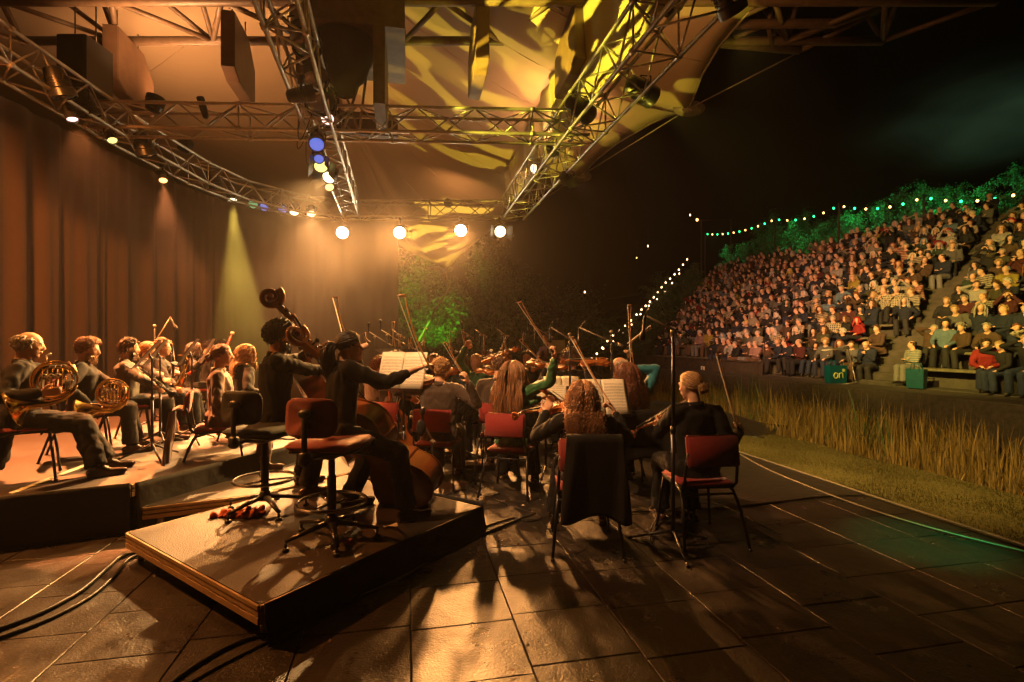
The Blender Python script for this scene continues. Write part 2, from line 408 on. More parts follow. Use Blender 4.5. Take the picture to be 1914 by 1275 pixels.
def person(who, root, yaw=0, male=True, hip=.53, lean=0.05, twist=0, side=0, head=(0, 0), L=None, Rr=None, Lf=None, Rf=None,
           top='black_cloth', bot='black_cloth', hair='short', hairc='hair_brown', hlen=.05, hn=300, skin=(.62, .36, .24), beard=None, vox=.011,
           skirt=False, sc=1.0, shoes='shoe_leather', bare=0.0, jacket_len=.0, legs=True, glasses=False, group=None, seed=0, cat='person',
           Lp=None, Rp=None, tail=False, wid=.007, poleL=None, poleR=None, name='person', smooth_top=3, stance=.13, reach=.44, Lc=.8, Rc=.9, grip=None, shirt=None, belly=0, long_top=0.0, pole_k=1.0):
    """who: label.  root: ground point under the hips.  yaw: degrees, 0 looks along +Y, 90 along -X.  L/Rr: wrist targets in the world."""
    a = R(yaw); f = V((-math.sin(a), math.cos(a), 0)); r = V((math.cos(a), math.sin(a), 0)); root = V(root)
    rg = np.random.RandomState(seed + int(abs(root.x * 97 + root.y * 31)) % 1000)
    hip *= 1; s = sc; mm = 1.0 if male else .92
    H = V((0, 0, hip)); sp = (UP * math.cos(lean) + f * math.sin(lean) + r * math.sin(side)).normalized()
    tw = R(twist); cr = (r * math.cos(tw) + f * math.sin(tw)); cf = sp.cross(cr).normalized() * 1.0; cr = cf.cross(sp).normalized()
    cf = UP.cross(cr).normalized() if cf.length < .1 else cf
    if cf.dot(f) < 0: cf = -cf
    T = .50 * s * (1 if male else .95); NB = H + sp * T                       # base of the neck
    shw = (.192 if male else .165) * s; SH = NB - sp * .045 * s
    Ls, Rs = SH - cr * shw, SH + cr * shw
    hy, hp = R(head[0]), R(head[1]); hf0 = cf * math.cos(hy) + cr * -math.sin(hy); hf0.z *= .5; hf0.normalize()
    hf = (hf0 * math.cos(hp) + UP * math.sin(hp)).normalized(); hr = hf.cross(UP).normalized(); hu = hr.cross(hf).normalized()
    HM = Matrix((hr, hf, hu)).transposed(); hl = .226 * (s * .6 + .4) * (1 if male else .97)
    NT = NB + (sp * .6 + UP * .4).normalized() * .062 * s + hf * .014; hc = NT + hu * hl * .42 + hf * hl * .10
    ua, fa = .285 * s * (1 if male else .95), .255 * s * (1 if male else .95)
    LT = (V(L) - root) if L is not None else H + f * .30 - r * .12 + UP * .10
    RT = (V(Rr) - root) if Rr is not None else H + f * .30 + r * .12 + UP * .10
    pl = poleL if poleL is not None else (-r * .7 - UP * .9 - f * .25); pr = poleR if poleR is not None else (r * .7 - UP * .9 - f * .25)
    LE, LW = ik(Ls, LT, ua, fa, pl); RE, RW = ik(Rs, RT, ua, fa, pr)
    th, sh = .43 * s, .41 * s
    hw = .095 * s
    LH, RH = H - r * hw, H + r * hw
    LA = (V(Lf) - root) if Lf is not None else f * reach - r * stance + UP * .09
    RA = (V(Rf) - root) if Rf is not None else f * (reach - .04) + r * stance + UP * .09
    LK, LA = ik(LH, LA, th, sh, f * 1.0 + UP * .8 * pole_k); RK, RA = ik(RH, RA, th, sh, f * 1.0 + UP * .8 * pole_k)
    e = empty(name, root, who, cat, group)
    # ---- the body: one continuous skin
    g = Geo()
    head_geo(g, hc, HM, hl, male)
    g.capsule(NB - sp * .03, NT + UP * .03, (.060 if male else .050) * s, (.055 if male else .046) * s, 12)
    cb = Matrix((cr, cf, sp)).transposed(); hb = Matrix((r, f, UP)).transposed(); k = s * mm
    g.ell(H + UP * .02, (.145 * k, .10 * k, .11 * k), hb)
    g.ell(H + sp * T * .36 + cf * .01, (.125 * k, .085 * k, .17 * k), cb); g.ell(H + sp * T * .70, (.145 * k, .098 * k, .16 * k), cb)
    g.capsule(Ls + cr * .03, NB - cr * .02, .045 * k, .05 * k); g.capsule(Rs - cr * .03, NB + cr * .02, .045 * k, .05 * k)
    for S_, E_, W_, tgt, sd, pal, cu in ((Ls, LE, LW, L, -1, Lp, Lc), (Rs, RE, RW, Rr, 1, Rp, Rc)):
        g.capsule(S_, E_, .046 * k, .038 * k, 12); g.capsule(E_, W_, .040 * k, .026 * k, 12)
        fd = (W_ - E_).normalized(); pn = V(pal) if pal is not None else (-UP * .6 - cr * sd * .6 + cf * .2)
        if tgt is None and L is None: fd = (fd * .6 + f * .7 - UP * .2).normalized()
        hand_geo(g, W_, fd, pn, sd, cu, s, vox < .02)
    if legs:
        for H_, K_, A_ in ((LH, LK, LA), (RH, RK, RA)):
            g.capsule(H_, K_, .070 * k, .050 * k, 12); g.capsule(K_, A_, .048 * k, .033 * k, 12)
            g.capsule(A_ - UP * .03, A_ + f * .13 - UP * .055, .032, .026, 10, .8)
    me = remesh(g, vox, 3, 0)
    skin_cols(me, hc, HM, hl, skin, beard, None, vox > .018)
    body = link('body', me, mat('skin', rough=.5, vcol=True, var=.06, spec=.4), e)
    # ---- upper clothing
    g = Geo(); t = .012 * s + .002
    bs = (.205, .200, .186, .190, .203, .206, .185, .115) if male else (.200, .190, .160, .160, .178, .182, .165, .100)
    bs = [q + long_top * .3 for q in bs[:2]] + list(bs[2:])
    bp = [-.20 - long_top, -.06, .14, .34, .56, .74, .88, .985]
    g.tube([H + sp * T * q + (cf * .012 if .1 < q < .8 else V((0, 0, 0))) for q in bp], [q * k for q in bs], 22, flat=.66, up=cf)
    if not male: g.ell(H + sp * T * .66 + cf * .085, (.12 * k, .05 * k, .06 * k), cb)
    g.capsule(Ls, NB - cr * .045 - sp * .02, .068 * k, .058 * k); g.capsule(Rs, NB + cr * .045 - sp * .02, .068 * k, .058 * k)
    g.ell(H + UP * .03, (.178 * k, .135 * k, .10 * k), hb)
    lo = bare
    for S_, E_, W_ in ((Ls, LE, LW), (Rs, RE, RW)):
        g.capsule(S_, E_, .070 * k, .058 * k, 12)
        if bare < .5: g.capsule(E_, E_.lerp(W_, .92 - bare), .058 * k, .044 * k, 12)
        else: pass
    if jacket_len:
        g.grid  # tails are built below as their own hanging pieces
        for sx in (-1, 1): g.capsule(H + r * sx * .08 + UP * .05 - f * .06, H + r * sx * .13 - f * (.10 + .0 * jacket_len) - UP * jacket_len, .09, .05, 12, .55, f)
    me = remesh(g, max(.009, vox * 1.05), smooth_top, .0050 if vox < .02 else .007, seed)
    link('top' if top not in ('blazer_brown', 'suit_brown') else 'jacket', me, MATS[top], e)
    if shirt:
        g = Geo(); g.ell(H + sp * T * .62 + cf * .035, (.07, .10, .19), cb); link('shirt', remesh(g, .012, 2, .003), MATS[shirt], e)
    # collar
    g = Geo(); g.lathe([(.066 * s, -.03), (.068 * s, .0), (.064 * s, .022), (.058 * s, .02), (.056 * s, -.03)], NB + sp * .012, (sp + hf * .12), 20); link('collar', g.mesh('collar'), MATS[top], e)
    # ---- lower clothing
    if legs:
        g = Geo()
        g.ell(H + UP * .005, (.165 * k, .122 * k, .105 * k), hb)
        if skirt:
            mid = (LK + RK) / 2; am = (LA + RA) / 2
            g.capsule(H - r * .05, mid - r * .08, .125, .105, 14, .8); g.capsule(H + r * .05, mid + r * .08, .125, .105, 14, .8)
            for q in (-.12, -.04, .04, .12): g.capsule(mid + r * q * .9, am + r * q * 1.3 - f * .04 + UP * .02, .085, .085, 12)
            for q in (-.1, .1): g.capsule(H + r * q, am + r * q * 1.3 - f * .25 + UP * .03, .07, .06, 12)
        else:
            for H_, K_, A_ in ((LH, LK, LA), (RH, RK, RA)):
                g.capsule(H_, K_, .100 * k, .084 * k, 12); g.tube([K_, K_.lerp(A_, .35) - f * .006, K_.lerp(A_, .7), A_ + UP * .0 - f * .008], [.083 * k, .080 * k, .080 * k, .083 * k], 14)
        link('skirt' if skirt else 'trousers', remesh(g, max(.010, vox * 1.1), 3, .0045, seed + 9), MATS[bot], e)
        for A_ in (LA, RA):
            g = Geo(); g.capsule(A_ - UP * .02, A_ - UP * .045 + f * .05, .043, .042, 12); g.capsule(A_ + f * .03 - UP * .05, A_ + f * .17 - UP * .058, .042, .034, 12, .75)
            g.capsule(A_ - f * .045 - UP * .05, A_ + f * .02 - UP * .05, .036, .036, 12, .85)
            g.box(A_ + f * .055 - UP * .083, (.075, .25, .016), hb)
            link('shoe', remesh(g, .009, 3), MATS[shoes], e)
    # ---- hair
    if hair:
        g = hair_geo(hair, hc, HM, hl, rg, hn, hlen, shoulders=NB if hair in ('long', 'wavy', 'curlylong') else None, wid=wid)
        link('hair', g.mesh('hair'), MATS[hairc], e)
    if beard:
        g = Geo(); P = lambda x, y, z: hc + HM @ V((x * hl, y * hl, z * hl))
        for q in range(160 if vox < .013 else 60):
            x = rg.uniform(-.30, .30); z = rg.uniform(-.46, -.16) if abs(x) > .1 else rg.uniform(-.48, -.3)
            yy = .375 - abs(x) * .85 + (z + .2) * .25 - .02
            p = P(x, yy, z); g.tube([p, p + HM @ V((x * .05, .02, -.03)) , p + HM @ V((x * .03, .015, -.055)) * .5 - UP * .01], [.005, .004, .001], 3)
        link('beard', g.mesh('beard'), MATS[hairc], e)
    if glasses:
        g = Geo(); P = lambda x, y, z: hc + HM @ V((x * hl, y * hl, z * hl))
        for sx in (-1, 1):
            g.tube([P(sx * .135 + .085 * math.cos(q * PI / 5), .40 - .02 * abs(math.cos(q * PI / 5)), .03 + .06 * math.sin(q * PI / 5)) for q in range(10)], .0016, 5, closed=True)
            g.tube([P(sx * .22, .39, .05), P(sx * .33, .2, .05), P(sx * .345, -.03, .05)], .0016, 5)
        g.tube([P(-.05, .42, .05), P(.05, .42, .05)], .0016, 5)
        link('glasses', g.mesh('glasses'), MATS['steel_dark'], e)
    return e, dict(L=root + LW, R=root + RW, NB=root + NB, hc=root + hc, f=f, r=r, hf=hf, LE=root + LE, RE=root + RE, chin=root + NT, LS=root + Ls)
# ------------------------------------------------------------------ shared materials
mat('black_cloth', (.0065, .0060, .0060), .85, var=.25, scale=14, bump=.35, bscale=220, sheen=.02, spec=.25)
mat('suit_brown', (.040, .024, .015), .8, var=.15, scale=10, bump=.35, bscale=260, sheen=.2)
mat('blazer_brown', (.085, .032, .016), .75, var=.12, scale=10, bump=.3, bscale=240, sheen=.2)
mat('shirt_grey', (.075, .072, .062), .75, var=.15, scale=10, bump=.3, bscale=160)
mat('shirt_light', (.35, .33, .30), .8, var=.3, scale=60)
mat('green_satin', (.010, .10, .025), .5, var=.2, scale=10, bump=.3, bscale=45, sheen=.3)
mat('teal_knit', (.0, .16, .22), .6, var=.15, scale=12, bump=.3, bscale=200, sheen=.3)
mat('blue_blouse', (.03, .09, .14), .6, var=.2, bump=.2)
mat('sequin_green', (.03, .14, .07), .35, .3, var=.6, scale=160, bump=.5, bscale=200)
mat('maroon_cloth', (.10, .012, .012), .8, bump=.2)
mat('shoe_leather', (.045, .022, .012), .22, var=.2, coat=.5)
mat('shoe_black', (.01, .01, .01), .25, coat=.5)
for nm, c in dict(hair_brown=(.10, .045, .020), hair_dark=(.022, .012, .008), hair_grey=(.36, .31, .26), hair_salt=(.22, .18, .14), hair_blond=(.46, .27, .12),
                  hair_ginger=(.33, .125, .04), hair_sand=(.26, .13, .06), hair_red=(.16, .05, .02), hair_frizz=(.44, .21, .09)).items():
    mat(nm, c, .42, var=.1, scale=20, island=True, spec=.6)
mat('red_fabric', (.22, .004, .004), .75, var=.12, scale=30, bump=.25, bscale=500, sheen=.3)
mat('black_fabric', (.012, .012, .012), .7, var=.2, bump=.2, bscale=400)
mat('black_plastic', (.015, .015, .015), .4, var=.2)
mat('black_paint', (.012, .012, .012), .35, var=.3, scale=30)
mat('steel_dark', (.05, .045, .04), .3, .8)
mat('chrome', (.6, .58, .55), .15, 1.0, var=.1)
mat('alu', (.55, .50, .42), .35, .9, var=.2, scale=20, bump=.1, bscale=90)
mat('alu_dull', (.30, .25, .18), .5, .6, var=.3, scale=9)
mat('varnish_orange', (.40, .11, .022), .22, var=.35, scale=9, coat=.6)
mat('varnish_brown', (.20, .058, .015), .25, var=.4, scale=7, coat=.6)
mat('varnish_dark', (.06, .02, .008), .25, var=.4, scale=7, coat=.5)
mat('ebony', (.012, .009, .008), .3, var=.2)
mat('bow_wood', (.42, .20, .08), .35, coat=.4)
mat('bow_hair', (.62, .55, .42), .6, var=.1)
mat('brass', (.80, .48, .14), .16, 1.0, var=.12)
mat('nickel', (.75, .68, .55), .18, 1.0, var=.1)
mat('rosewood', (.26, .03, .012), .28, coat=.5)
mat('bone', (.7, .66, .58), .4)
mat('string_wire', (.55, .5, .42), .3, .8)
mat('paper_plain', (.72, .66, .52), .8, var=.05)
mat('wood_deck_edge', (.33, .22, .11), .5, var=.3, scale=14)
mat('foam', (.01, .01, .01), .95, bump=.8, bscale=300)

def paper_mat(name='sheet_paper', rows=.030):
    m = mat(name, (.74, .69, .55), .8, var=.05); n = m.node_tree.nodes; l = m.node_tree.links; p = n['Principled BSDF']
    tc = n.new('ShaderNodeTexCoord'); sx = n.new('ShaderNodeSeparateXYZ'); l.new(tc.outputs['Object'], sx.inputs[0])
    def M(op, a, b=None, c=None):
        q = n.new('ShaderNodeMath'); q.operation = op
        for i, z in enumerate((a, b, c)):
            if z is None: continue
            if isinstance(z, (int, float)): q.inputs[i].default_value = z
            else: l.new(z, q.inputs[i])
        return q.outputs[0]
    y = sx.outputs['Z']; x = sx.outputs['X']
    t = M('FRACT', M('DIVIDE', y, rows))                          # one stave per period, five lines in its lower half
    inst = M('LESS_THAN', t, .52); ln = M('LESS_THAN', M('FRACT', M('MULTIPLY', t, 9.6)), .28); staff = M('MULTIPLY', inst, ln)
    nz = n.new('ShaderNodeTexNoise'); nz.inputs['Scale'].default_value = 1; nz.inputs['Detail'].default_value = 1
    cm = n.new('ShaderNodeCombineXYZ'); l.new(M('MULTIPLY', x, 260), cm.inputs[0]); l.new(M('MULTIPLY', y, 190), cm.inputs[1]); l.new(cm.outputs[0], nz.inputs['Vector'])
    notes = M('MULTIPLY', M('GREATER_THAN', nz.outputs['Fac'], .60), M('LESS_THAN', t, .62))
    xa = M('ABSOLUTE', x); inm = M('MULTIPLY', M('LESS_THAN', M('ABSOLUTE', M('SUBTRACT', xa, .115)), .095), M('LESS_THAN', M('ABSOLUTE', y), .14))
    k = M('MULTIPLY', M('MAXIMUM', M('MULTIPLY', staff, .55), notes), inm)
    mx = n.new('ShaderNodeMix'); mx.data_type = 'RGBA'; l.new(k, mx.inputs[0])
    old = p.inputs['Base Color'].links[0].from_socket; l.new(old, mx.inputs[6]); mx.inputs[7].default_value = (.03, .02, .015, 1)
    l.new(mx.outputs[2], p.inputs['Base Color']); return m
paper_mat()

# ------------------------------------------------------------------ string instruments
VO = [(0, 0), (.006, .09), (.03, .185), (.08, .25), (.14, .283), (.20, .29), (.27, .275), (.33, .24), (.365, .215), (.385, .222), (.40, .205), (.44, .17), (.50, .153), (.56, .158), (.61, .18), (.63, .197), (.645, .192), (.67, .198), (.73, .222), (.80, .235), (.87, .225), (.93, .185), (.97, .125), (.993, .06), (1, .03)]
BO = [(0, 0), (.006, .09), (.03, .18), (.08, .245), (.14, .285), (.20, .30), (.27, .285), (.33, .245), (.365, .218), (.385, .222), (.40, .20), (.44, .17), (.50, .155), (.56, .162), (.61, .185), (.63, .2), (.645, .195), (.67, .20), (.72, .215), (.78, .215), (.84, .19), (.90, .135), (.95, .08), (.985, .05), (1, .03)]
def strings(kind, L, thick, neckL, matn, label, cat, outline=VO, spike=0):
    """made at the origin: body from y=0 (button) to y=L, neck beyond, top plate facing +Z"""
    e = empty(kind, (0, 0, 0), label, cat); k = L
    o = [(x * k, y * k) for y, x in outline]; loop = [(x, y) for x, y in o] + [(-x, y) for x, y in o[::-1][:-1]]
    n = len(loop); g = Geo(); vs = []; cy_ = .5 * L
    prof = [(.0, -thick / 2 - .018 * k), (.5, -thick / 2 - .015 * k), (.9, -thick / 2 - .003 * k), (1.015, -thick / 2), (1.015, -thick / 2 + .008 * k), (.98, -thick / 2 + .009 * k), (.98, thick / 2 - .009 * k), (1.015, thick / 2 - .008 * k), (1.015, thick / 2), (.9, thick / 2 + .004 * k), (.5, thick / 2 + .022 * k), (0, thick / 2 + .03 * k)]
    for s_, z in prof:
        for x, y in loop: vs.append((x * max(s_, .002), cy_ + (y - cy_) * (s_ if s_ > .95 else max(.002, s_) ** .8), z))
    fs = [(i * n + j, i * n + (j + 1) % n, (i + 1) * n + (j + 1) % n, (i + 1) * n + j) for i in range(len(prof) - 1) for j in range(n)]
    g.add(vs, fs); b = obj('body', g, MATS[matn], e, sharp=40)
    zt = thick / 2 + .022 * k
    g = Geo()
    for s_ in (-1, 1):                                             # f holes, inlaid dark
        pts = [(s_ * .09 * k, .36 * k), (s_ * .105 * k, .39 * k), (s_ * .10 * k, .43 * k), (s_ * .085 * k, .47 * k), (s_ * .065 * k, .51 * k), (s_ * .055 * k, .545 * k), (s_ * .07 * k, .56 * k)]
        g.tube([V((x, y, zt + .001 * k - .0)) for x, y in pts], [.006 * k, .004 * k, .006 * k, .008 * k, .006 * k, .004 * k, .006 * k], 6, flat=.9)
    obj('sound_hole', g, MATS['ebony'], b)
    g = Geo(); nb = .028 * k; zb = zt + .02 * k
    g.prism([(-.034 * k, L * .98, thick / 2 - .03 * k), (.034 * k, L * .98, thick / 2 - .03 * k), (.026 * k, L + neckL, zb - .012 * k), (-.026 * k, L + neckL, zb - .012 * k)], (0, 0, 0), (0, 0, .035 * k))
    nk = obj('neck', g, MATS[matn], e, smooth=False)
    g = Geo(); y1 = L + neckL
    g.prism([(-.044 * k, L * .62, zt + .045 * k), (.044 * k, L * .62, zt + .045 * k), (.030 * k, y1, zb + .025 * k), (-.030 * k, y1, zb + .025 * k)], (0, 0, 0), (0, 0, .016 * k)); obj('fingerboard', g, MATS['ebony'], e, smooth=False)
    g = Geo(); br = zt + .085 * k; g.prism([(-.055 * k, .47 * L, zt - .01 * k), (.055 * k, .47 * L, zt - .01 * k), (.045 * k, .47 * L, br), (-.045 * k, .47 * L, br)], (0, -.006 * k, 0), (0, .006 * k, 0)); obj('bridge', g, MATS['bone'], e, smooth=False)
    g = Geo(); g.prism([(-.012 * k, .04 * L, zt + .01 * k), (.012 * k, .04 * L, zt + .01 * k), (.032 * k, .34 * L, zt + .05 * k), (-.032 * k, .34 * L, zt + .05 * k)], (0, 0, 0), (0, 0, .014 * k)); obj('tailpiece', g, MATS['ebony'], e, smooth=False)
    g = Geo()
    for q in (-1.5, -.5, .5, 1.5): g.tube([(q * .017 * k, .33 * L, zt + .064 * k), (q * .023 * k, .47 * L, br + .002), (q * .012 * k, y1 + .03 * k, zb + .045 * k)], .0022 * k if k < .6 else .0016 * k, 4)
    obj('strings', g, MATS['string_wire'], e)
    g = Geo()                                                     # pegbox running into a spiral scroll
    g.prism([(-.036 * k, y1 - .01 * k, zb + .01 * k), (.036 * k, y1 - .01 * k, zb + .01 * k), (.026 * k, y1 + .19 * k, zb - .04 * k), (-.026 * k, y1 + .19 * k, zb - .04 * k)], (0, 0, -.035 * k), (0, 0, .028 * k))
    pts = []; c = V((0, y1 + .245 * k, zb - .055 * k)); N = 30
    for q in range(N + 1):
        t = q / N; a = -PI * .62 + t * PI * 3.6; rr = k * (.085 * (1 - t) ** 1.1 + .014)
        pts.append(c + V((0, -math.cos(a) * rr * -1 * -1, -math.sin(a) * rr * -1 * -1)))
    g.tube(pts, [k * (.030 * (1 - .45 * q / N)) for q in range(N + 1)], 10, up=(1, 0, 0))
    for s_ in (-1, 1): g.ell(c, (.050 * k, .020 * k, .020 * k)); g.tube([pts[-1] , pts[-1] + V((s_ * .052 * k, 0, 0))], [.022 * k, .017 * k], 10)
    sc_ = obj('scroll', g, MATS[matn], nk, sharp=50)
    for q in range(4):
        s_ = 1 if q % 2 else -1; y = y1 + (.04 + .038 * q) * k; z = zb - (.008 * q) * k
        g = Geo(); g.tube([(-s_ * .04 * k, y, z), (s_ * .075 * k, y, z)], .0085 * k, 8); g.ell((s_ * .095 * k, y, z), (.022 * k, .020 * k, .008 * k)); obj('peg', g, MATS['ebony'], nk)
    if spike:
        g = Geo(); g.tube([(0, .02 * k, 0), (0, -spike, 0)], [.008, .005], 8); obj('endpin', g, MATS['steel_dark'], e)
    elif k < .5:
        g = Geo(); g.ell((-.10 * k, .09 * L, zt + .045 * k), (.09 * k, .075 * k, .018 * k)); obj('chinrest', g, MATS['ebony'], e)
    return register(e)
VIOLIN = strings('violin', .355, .036, .135, 'varnish_orange', 'x', 'violin')
VIOLA = strings('viola', .41, .042, .15, 'varnish_brown', 'x', 'viola')
CELLO = strings('cello', .75, .12, .29, 'varnish_orange', 'x', 'cello', spike=.3)
BASS = strings('double_bass', 1.00, .19, .40, 'varnish_brown', 'x', 'double bass', BO, spike=.18)
used_protos = set()
def inst(proto, cat, button, scroll, normal, label, L, group=None):
    """place an instrument from its button towards its scroll"""
    y = (V(scroll) - V(button)).normalized(); z = (V(normal) - y * V(normal).dot(y)).normalized(); x = y.cross(z)
    M = mrot(x, y, z, button)
    if proto.name not in used_protos:
        used_protos.add(proto.name); proto.matrix_world = M; return tag(proto, label, cat, group)
    return dup(proto, M, label, cat, group)

# bow: made along +Y from the frog (0) to the tip (.74), hair below (-Z)
def make_bow(kind, Ln, th):
    e = empty(kind, (0, 0, 0), 'x', 'bow'); g = Geo()
    g.tube([(0, Ln * t - .01, .010 - .016 * math.sin(PI * t) + (.0)) for t in [q / 14 for q in range(15)]], [th * (1 - .35 * q / 14) for q in range(15)], 8)
    g.prism([(0, Ln - .03, .010), (0, Ln - .004, .012), (0, Ln + .002, -.018), (0, Ln - .006, -.020)], (-.004, 0, 0), (.004, 0, 0)); obj('stick', g, MATS['bow_wood'], e)
    g = Geo(); g.box((0, Ln * .52, -.0165), (.010, Ln * .94, .0022)); obj('bow_hair', g, MATS['bow_hair'], e, smooth=False)
    g = Geo(); g.box((0, .035, -.006), (.011, .050, .022), bev=.003); g.tube([(0, -.03, .008), (0, -.012, .008)], .0055, 8); obj('frog', g, MATS['ebony'], e)
    return register(e)
BOW = make_bow('bow', .73, .0042)
def bow(frog, tip, label, face=(0, -1, 0), thick=1.0, group='bows held by the string players'):
    frog, tip = V(frog), V(tip); d = tip - frog; y = d.normalized(); z = -V(face); z = (z - y * z.dot(y)).normalized(); x = y.cross(z); k = d.length / .74
    M = mrot(x * thick, y * k, z * thick, frog)
    if 'BOW' not in used_protos: used_protos.add('BOW'); BOW.matrix_world = M; return tag(BOW, label, 'bow', group)
    return dup(BOW, M, label, 'bow', group)

# ------------------------------------------------------------------ chairs
def make_chair(kind='stacking_chair'):
    e = empty(kind, (0, 0, 0), 'x', 'chair'); red, leg = MATS['red_fabric'], MATS['black_paint']
    # faces +Y; the seat is at the origin of the legs
    g = Geo(); g.box((0, .02, .455), (.41, .40, .045), bev=.02); b = obj('seat', g, red, e, sharp=60)
    g = Geo(); g.box((0, .02, .426), (.40, .38, .012)); obj('seat_pan', g, MATS['black_plastic'], e, smooth=False)
    Mb = Euler((R(-9), 0, 0)).to_matrix()
    g = Geo(); g.box((0, -.235, .715), (.40, .035, .23), Mb @ Matrix(((1, 0, 0), (0, 0, -1), (0, 1, 0))).transposed() if False else Mb, bev=.016); obj('backrest', g, red, e, sharp=60)
    g = Geo(); g.box((0, -.257, .712), (.375, .010, .205), Mb, bev=.004); obj('back_shell', g, MATS['red_fabric'], e, sharp=60)
    for s in (-1, 1):
        g = Geo(); g.tube([(s * .185, .20, .435), (s * .205, .225, .22), (s * .225, .245, .01)], .0115, 10); g.tube([(s * .225, .245, .02), (s * .2265, .2465, 0)], .015, 10); obj('leg', g, leg, e)
        g = Geo(); g.tube([(s * .195, -.05, .43), (s * .20, -.16, .40), (s * .215, -.22, .30), (s * .245, -.31, .01)], .0115, 10); g.tube([(s * .2435, -.305, .02), (s * .2455, -.312, 0)], .015, 10); obj('leg', g, leg, e)
        g = Geo(); g.tube([(s * .185, .20, .432), (s * .195, 0, .432), (s * .2, -.16, .432), (s * .2, -.205, .47), (s * .195, -.225, .60), (s * .19, -.245, .70)], .0115, 10); obj('back_frame', g, leg, e)
    g = Geo(); g.tube([(-.19, .15, .41), (.19, .15, .41)], .009, 8); g.tube([(-.205, -.17, .38), (.205, -.17, .38)], .009, 8); obj('crossbar', g, leg, e)
    return register(e)
CHAIR = make_chair()
def chair(p, yaw, label, z=None, group='red padded stacking chairs', sc=1.0):
    M = Matrix.Translation(V(p)) @ Matrix.Rotation(R(yaw), 4, 'Z') @ Matrix.Scale(sc, 4)
    if 'CH' not in used_protos: used_protos.add('CH'); CHAIR.matrix_world = M; return tag(CHAIR, label, 'chair', group)
    return dup(CHAIR, M, label, 'chair', group)

def high_chair(p, yaw, red, label, legmat, ringmat, base_rot=0, seat=.64):
    e = empty('drafting_chair', p, label, 'chair', 'tall swivel chairs of the bass players', R(yaw)); cu = MATS['red_fabric' if red else 'black_fabric']
    g = Geo(); g.box((0, 0, seat), (.44, .42, .055), bev=.026); obj('seat', g, cu, e, sharp=60)
    g = Geo(); g.box((0, 0, seat - .036), (.40, .38, .018), bev=.008); obj('seat_pan', g, MATS['black_plastic'], e)
    Mb = Euler((R(-6), 0, 0)).to_matrix()
    g = Geo(); X = .175; Z = .122; pl = []
    for q in range(32):
        a = 2 * PI * q / 32; c_, s_ = math.cos(a), math.sin(a); pl.append((X * math.copysign(abs(c_) ** .45, c_), Z * math.copysign(abs(s_) ** .45, s_)))
    bz = seat + .20
    def sec(k, y): return [V((x * k, -.235 - y - (1 - (x / X) ** 2) * .035 + z * .06, bz + z * k)) for x, z in pl]
    vs = []
    for k, y in ((.02, -.028), (.7, -.028), (.93, -.02), (1, -.004), (.98, .012), (.8, .022), (.02, .025)): vs += sec(k, y)
    g.add(vs, [(i * 32 + j, i * 32 + (j + 1) % 32, (i + 1) * 32 + (j + 1) % 32, (i + 1) * 32 + j) for i in range(6) for j in range(32)]); obj('backrest', g, cu, e)
    g = Geo(); g.tube([(0, -.285, bz + .04), (0, -.315, bz), (0, -.315, seat + .02), (0, -.28, seat - .05), (0, -.12, seat - .06)], .020, 10, flat=.6); g.ell((0, -.305, bz + .03), (.05, .025, .03)); g.box((0, -.31, seat - .04), (.07, .06, .09), bev=.015); obj('back_bracket', g, MATS['black_plastic'], e)
    g = Geo(); g.box((0, -.02, seat - .065), (.16, .22, .045), bev=.015); g.tube([(.06, .02, seat - .07), (.2, .04, seat - .075), (.24, .04, seat - .07)], .007, 8); obj('mechanism', g, MATS['black_plastic'], e)
    g = Geo(); g.lathe([(.030, .10), (.030, .42), (.022, .425), (.022, seat - .09)], n=18); obj('gas_column', g, MATS['black_paint' if not red else 'steel_dark'], e)
    g = Geo(); g.tube([(.22 * math.cos(a), .22 * math.sin(a), .25) for a in [2 * PI * q / 40 for q in range(40)]], .012, 10, closed=True)
    for q in range(3): a = 2 * PI * q / 3 + .4; g.tube([(.03 * math.cos(a), .03 * math.sin(a), .24), (.215 * math.cos(a), .215 * math.sin(a), .25)], .008, 8)
    obj('foot_ring', g, ringmat, e)
    for q in range(5):
        a = 2 * PI * q / 5 + base_rot; d = V((math.cos(a), math.sin(a), 0)); g = Geo()
        g.tube([d * .02 + UP * .115, d * .15 + UP * .095, d * .30 + UP * .062], [.026, .021, .015], 10, flat=.75); lg = obj('leg', g, legmat, e)
        g = Geo(); g.lathe([(.008, .02), (.010, 0.052)], d * .295, n=10); g.lathe([(.022, 0), (.024, .006), (.018, .02), (.009, .024)], d * .295, n=14); obj('glide', g, MATS['black_plastic'], lg)
    g = Geo(); g.lathe([(.045, .085), (.048, .12), (.034, .15), (.030, .16)], n=16); obj('hub', g, legmat, e)
    return e

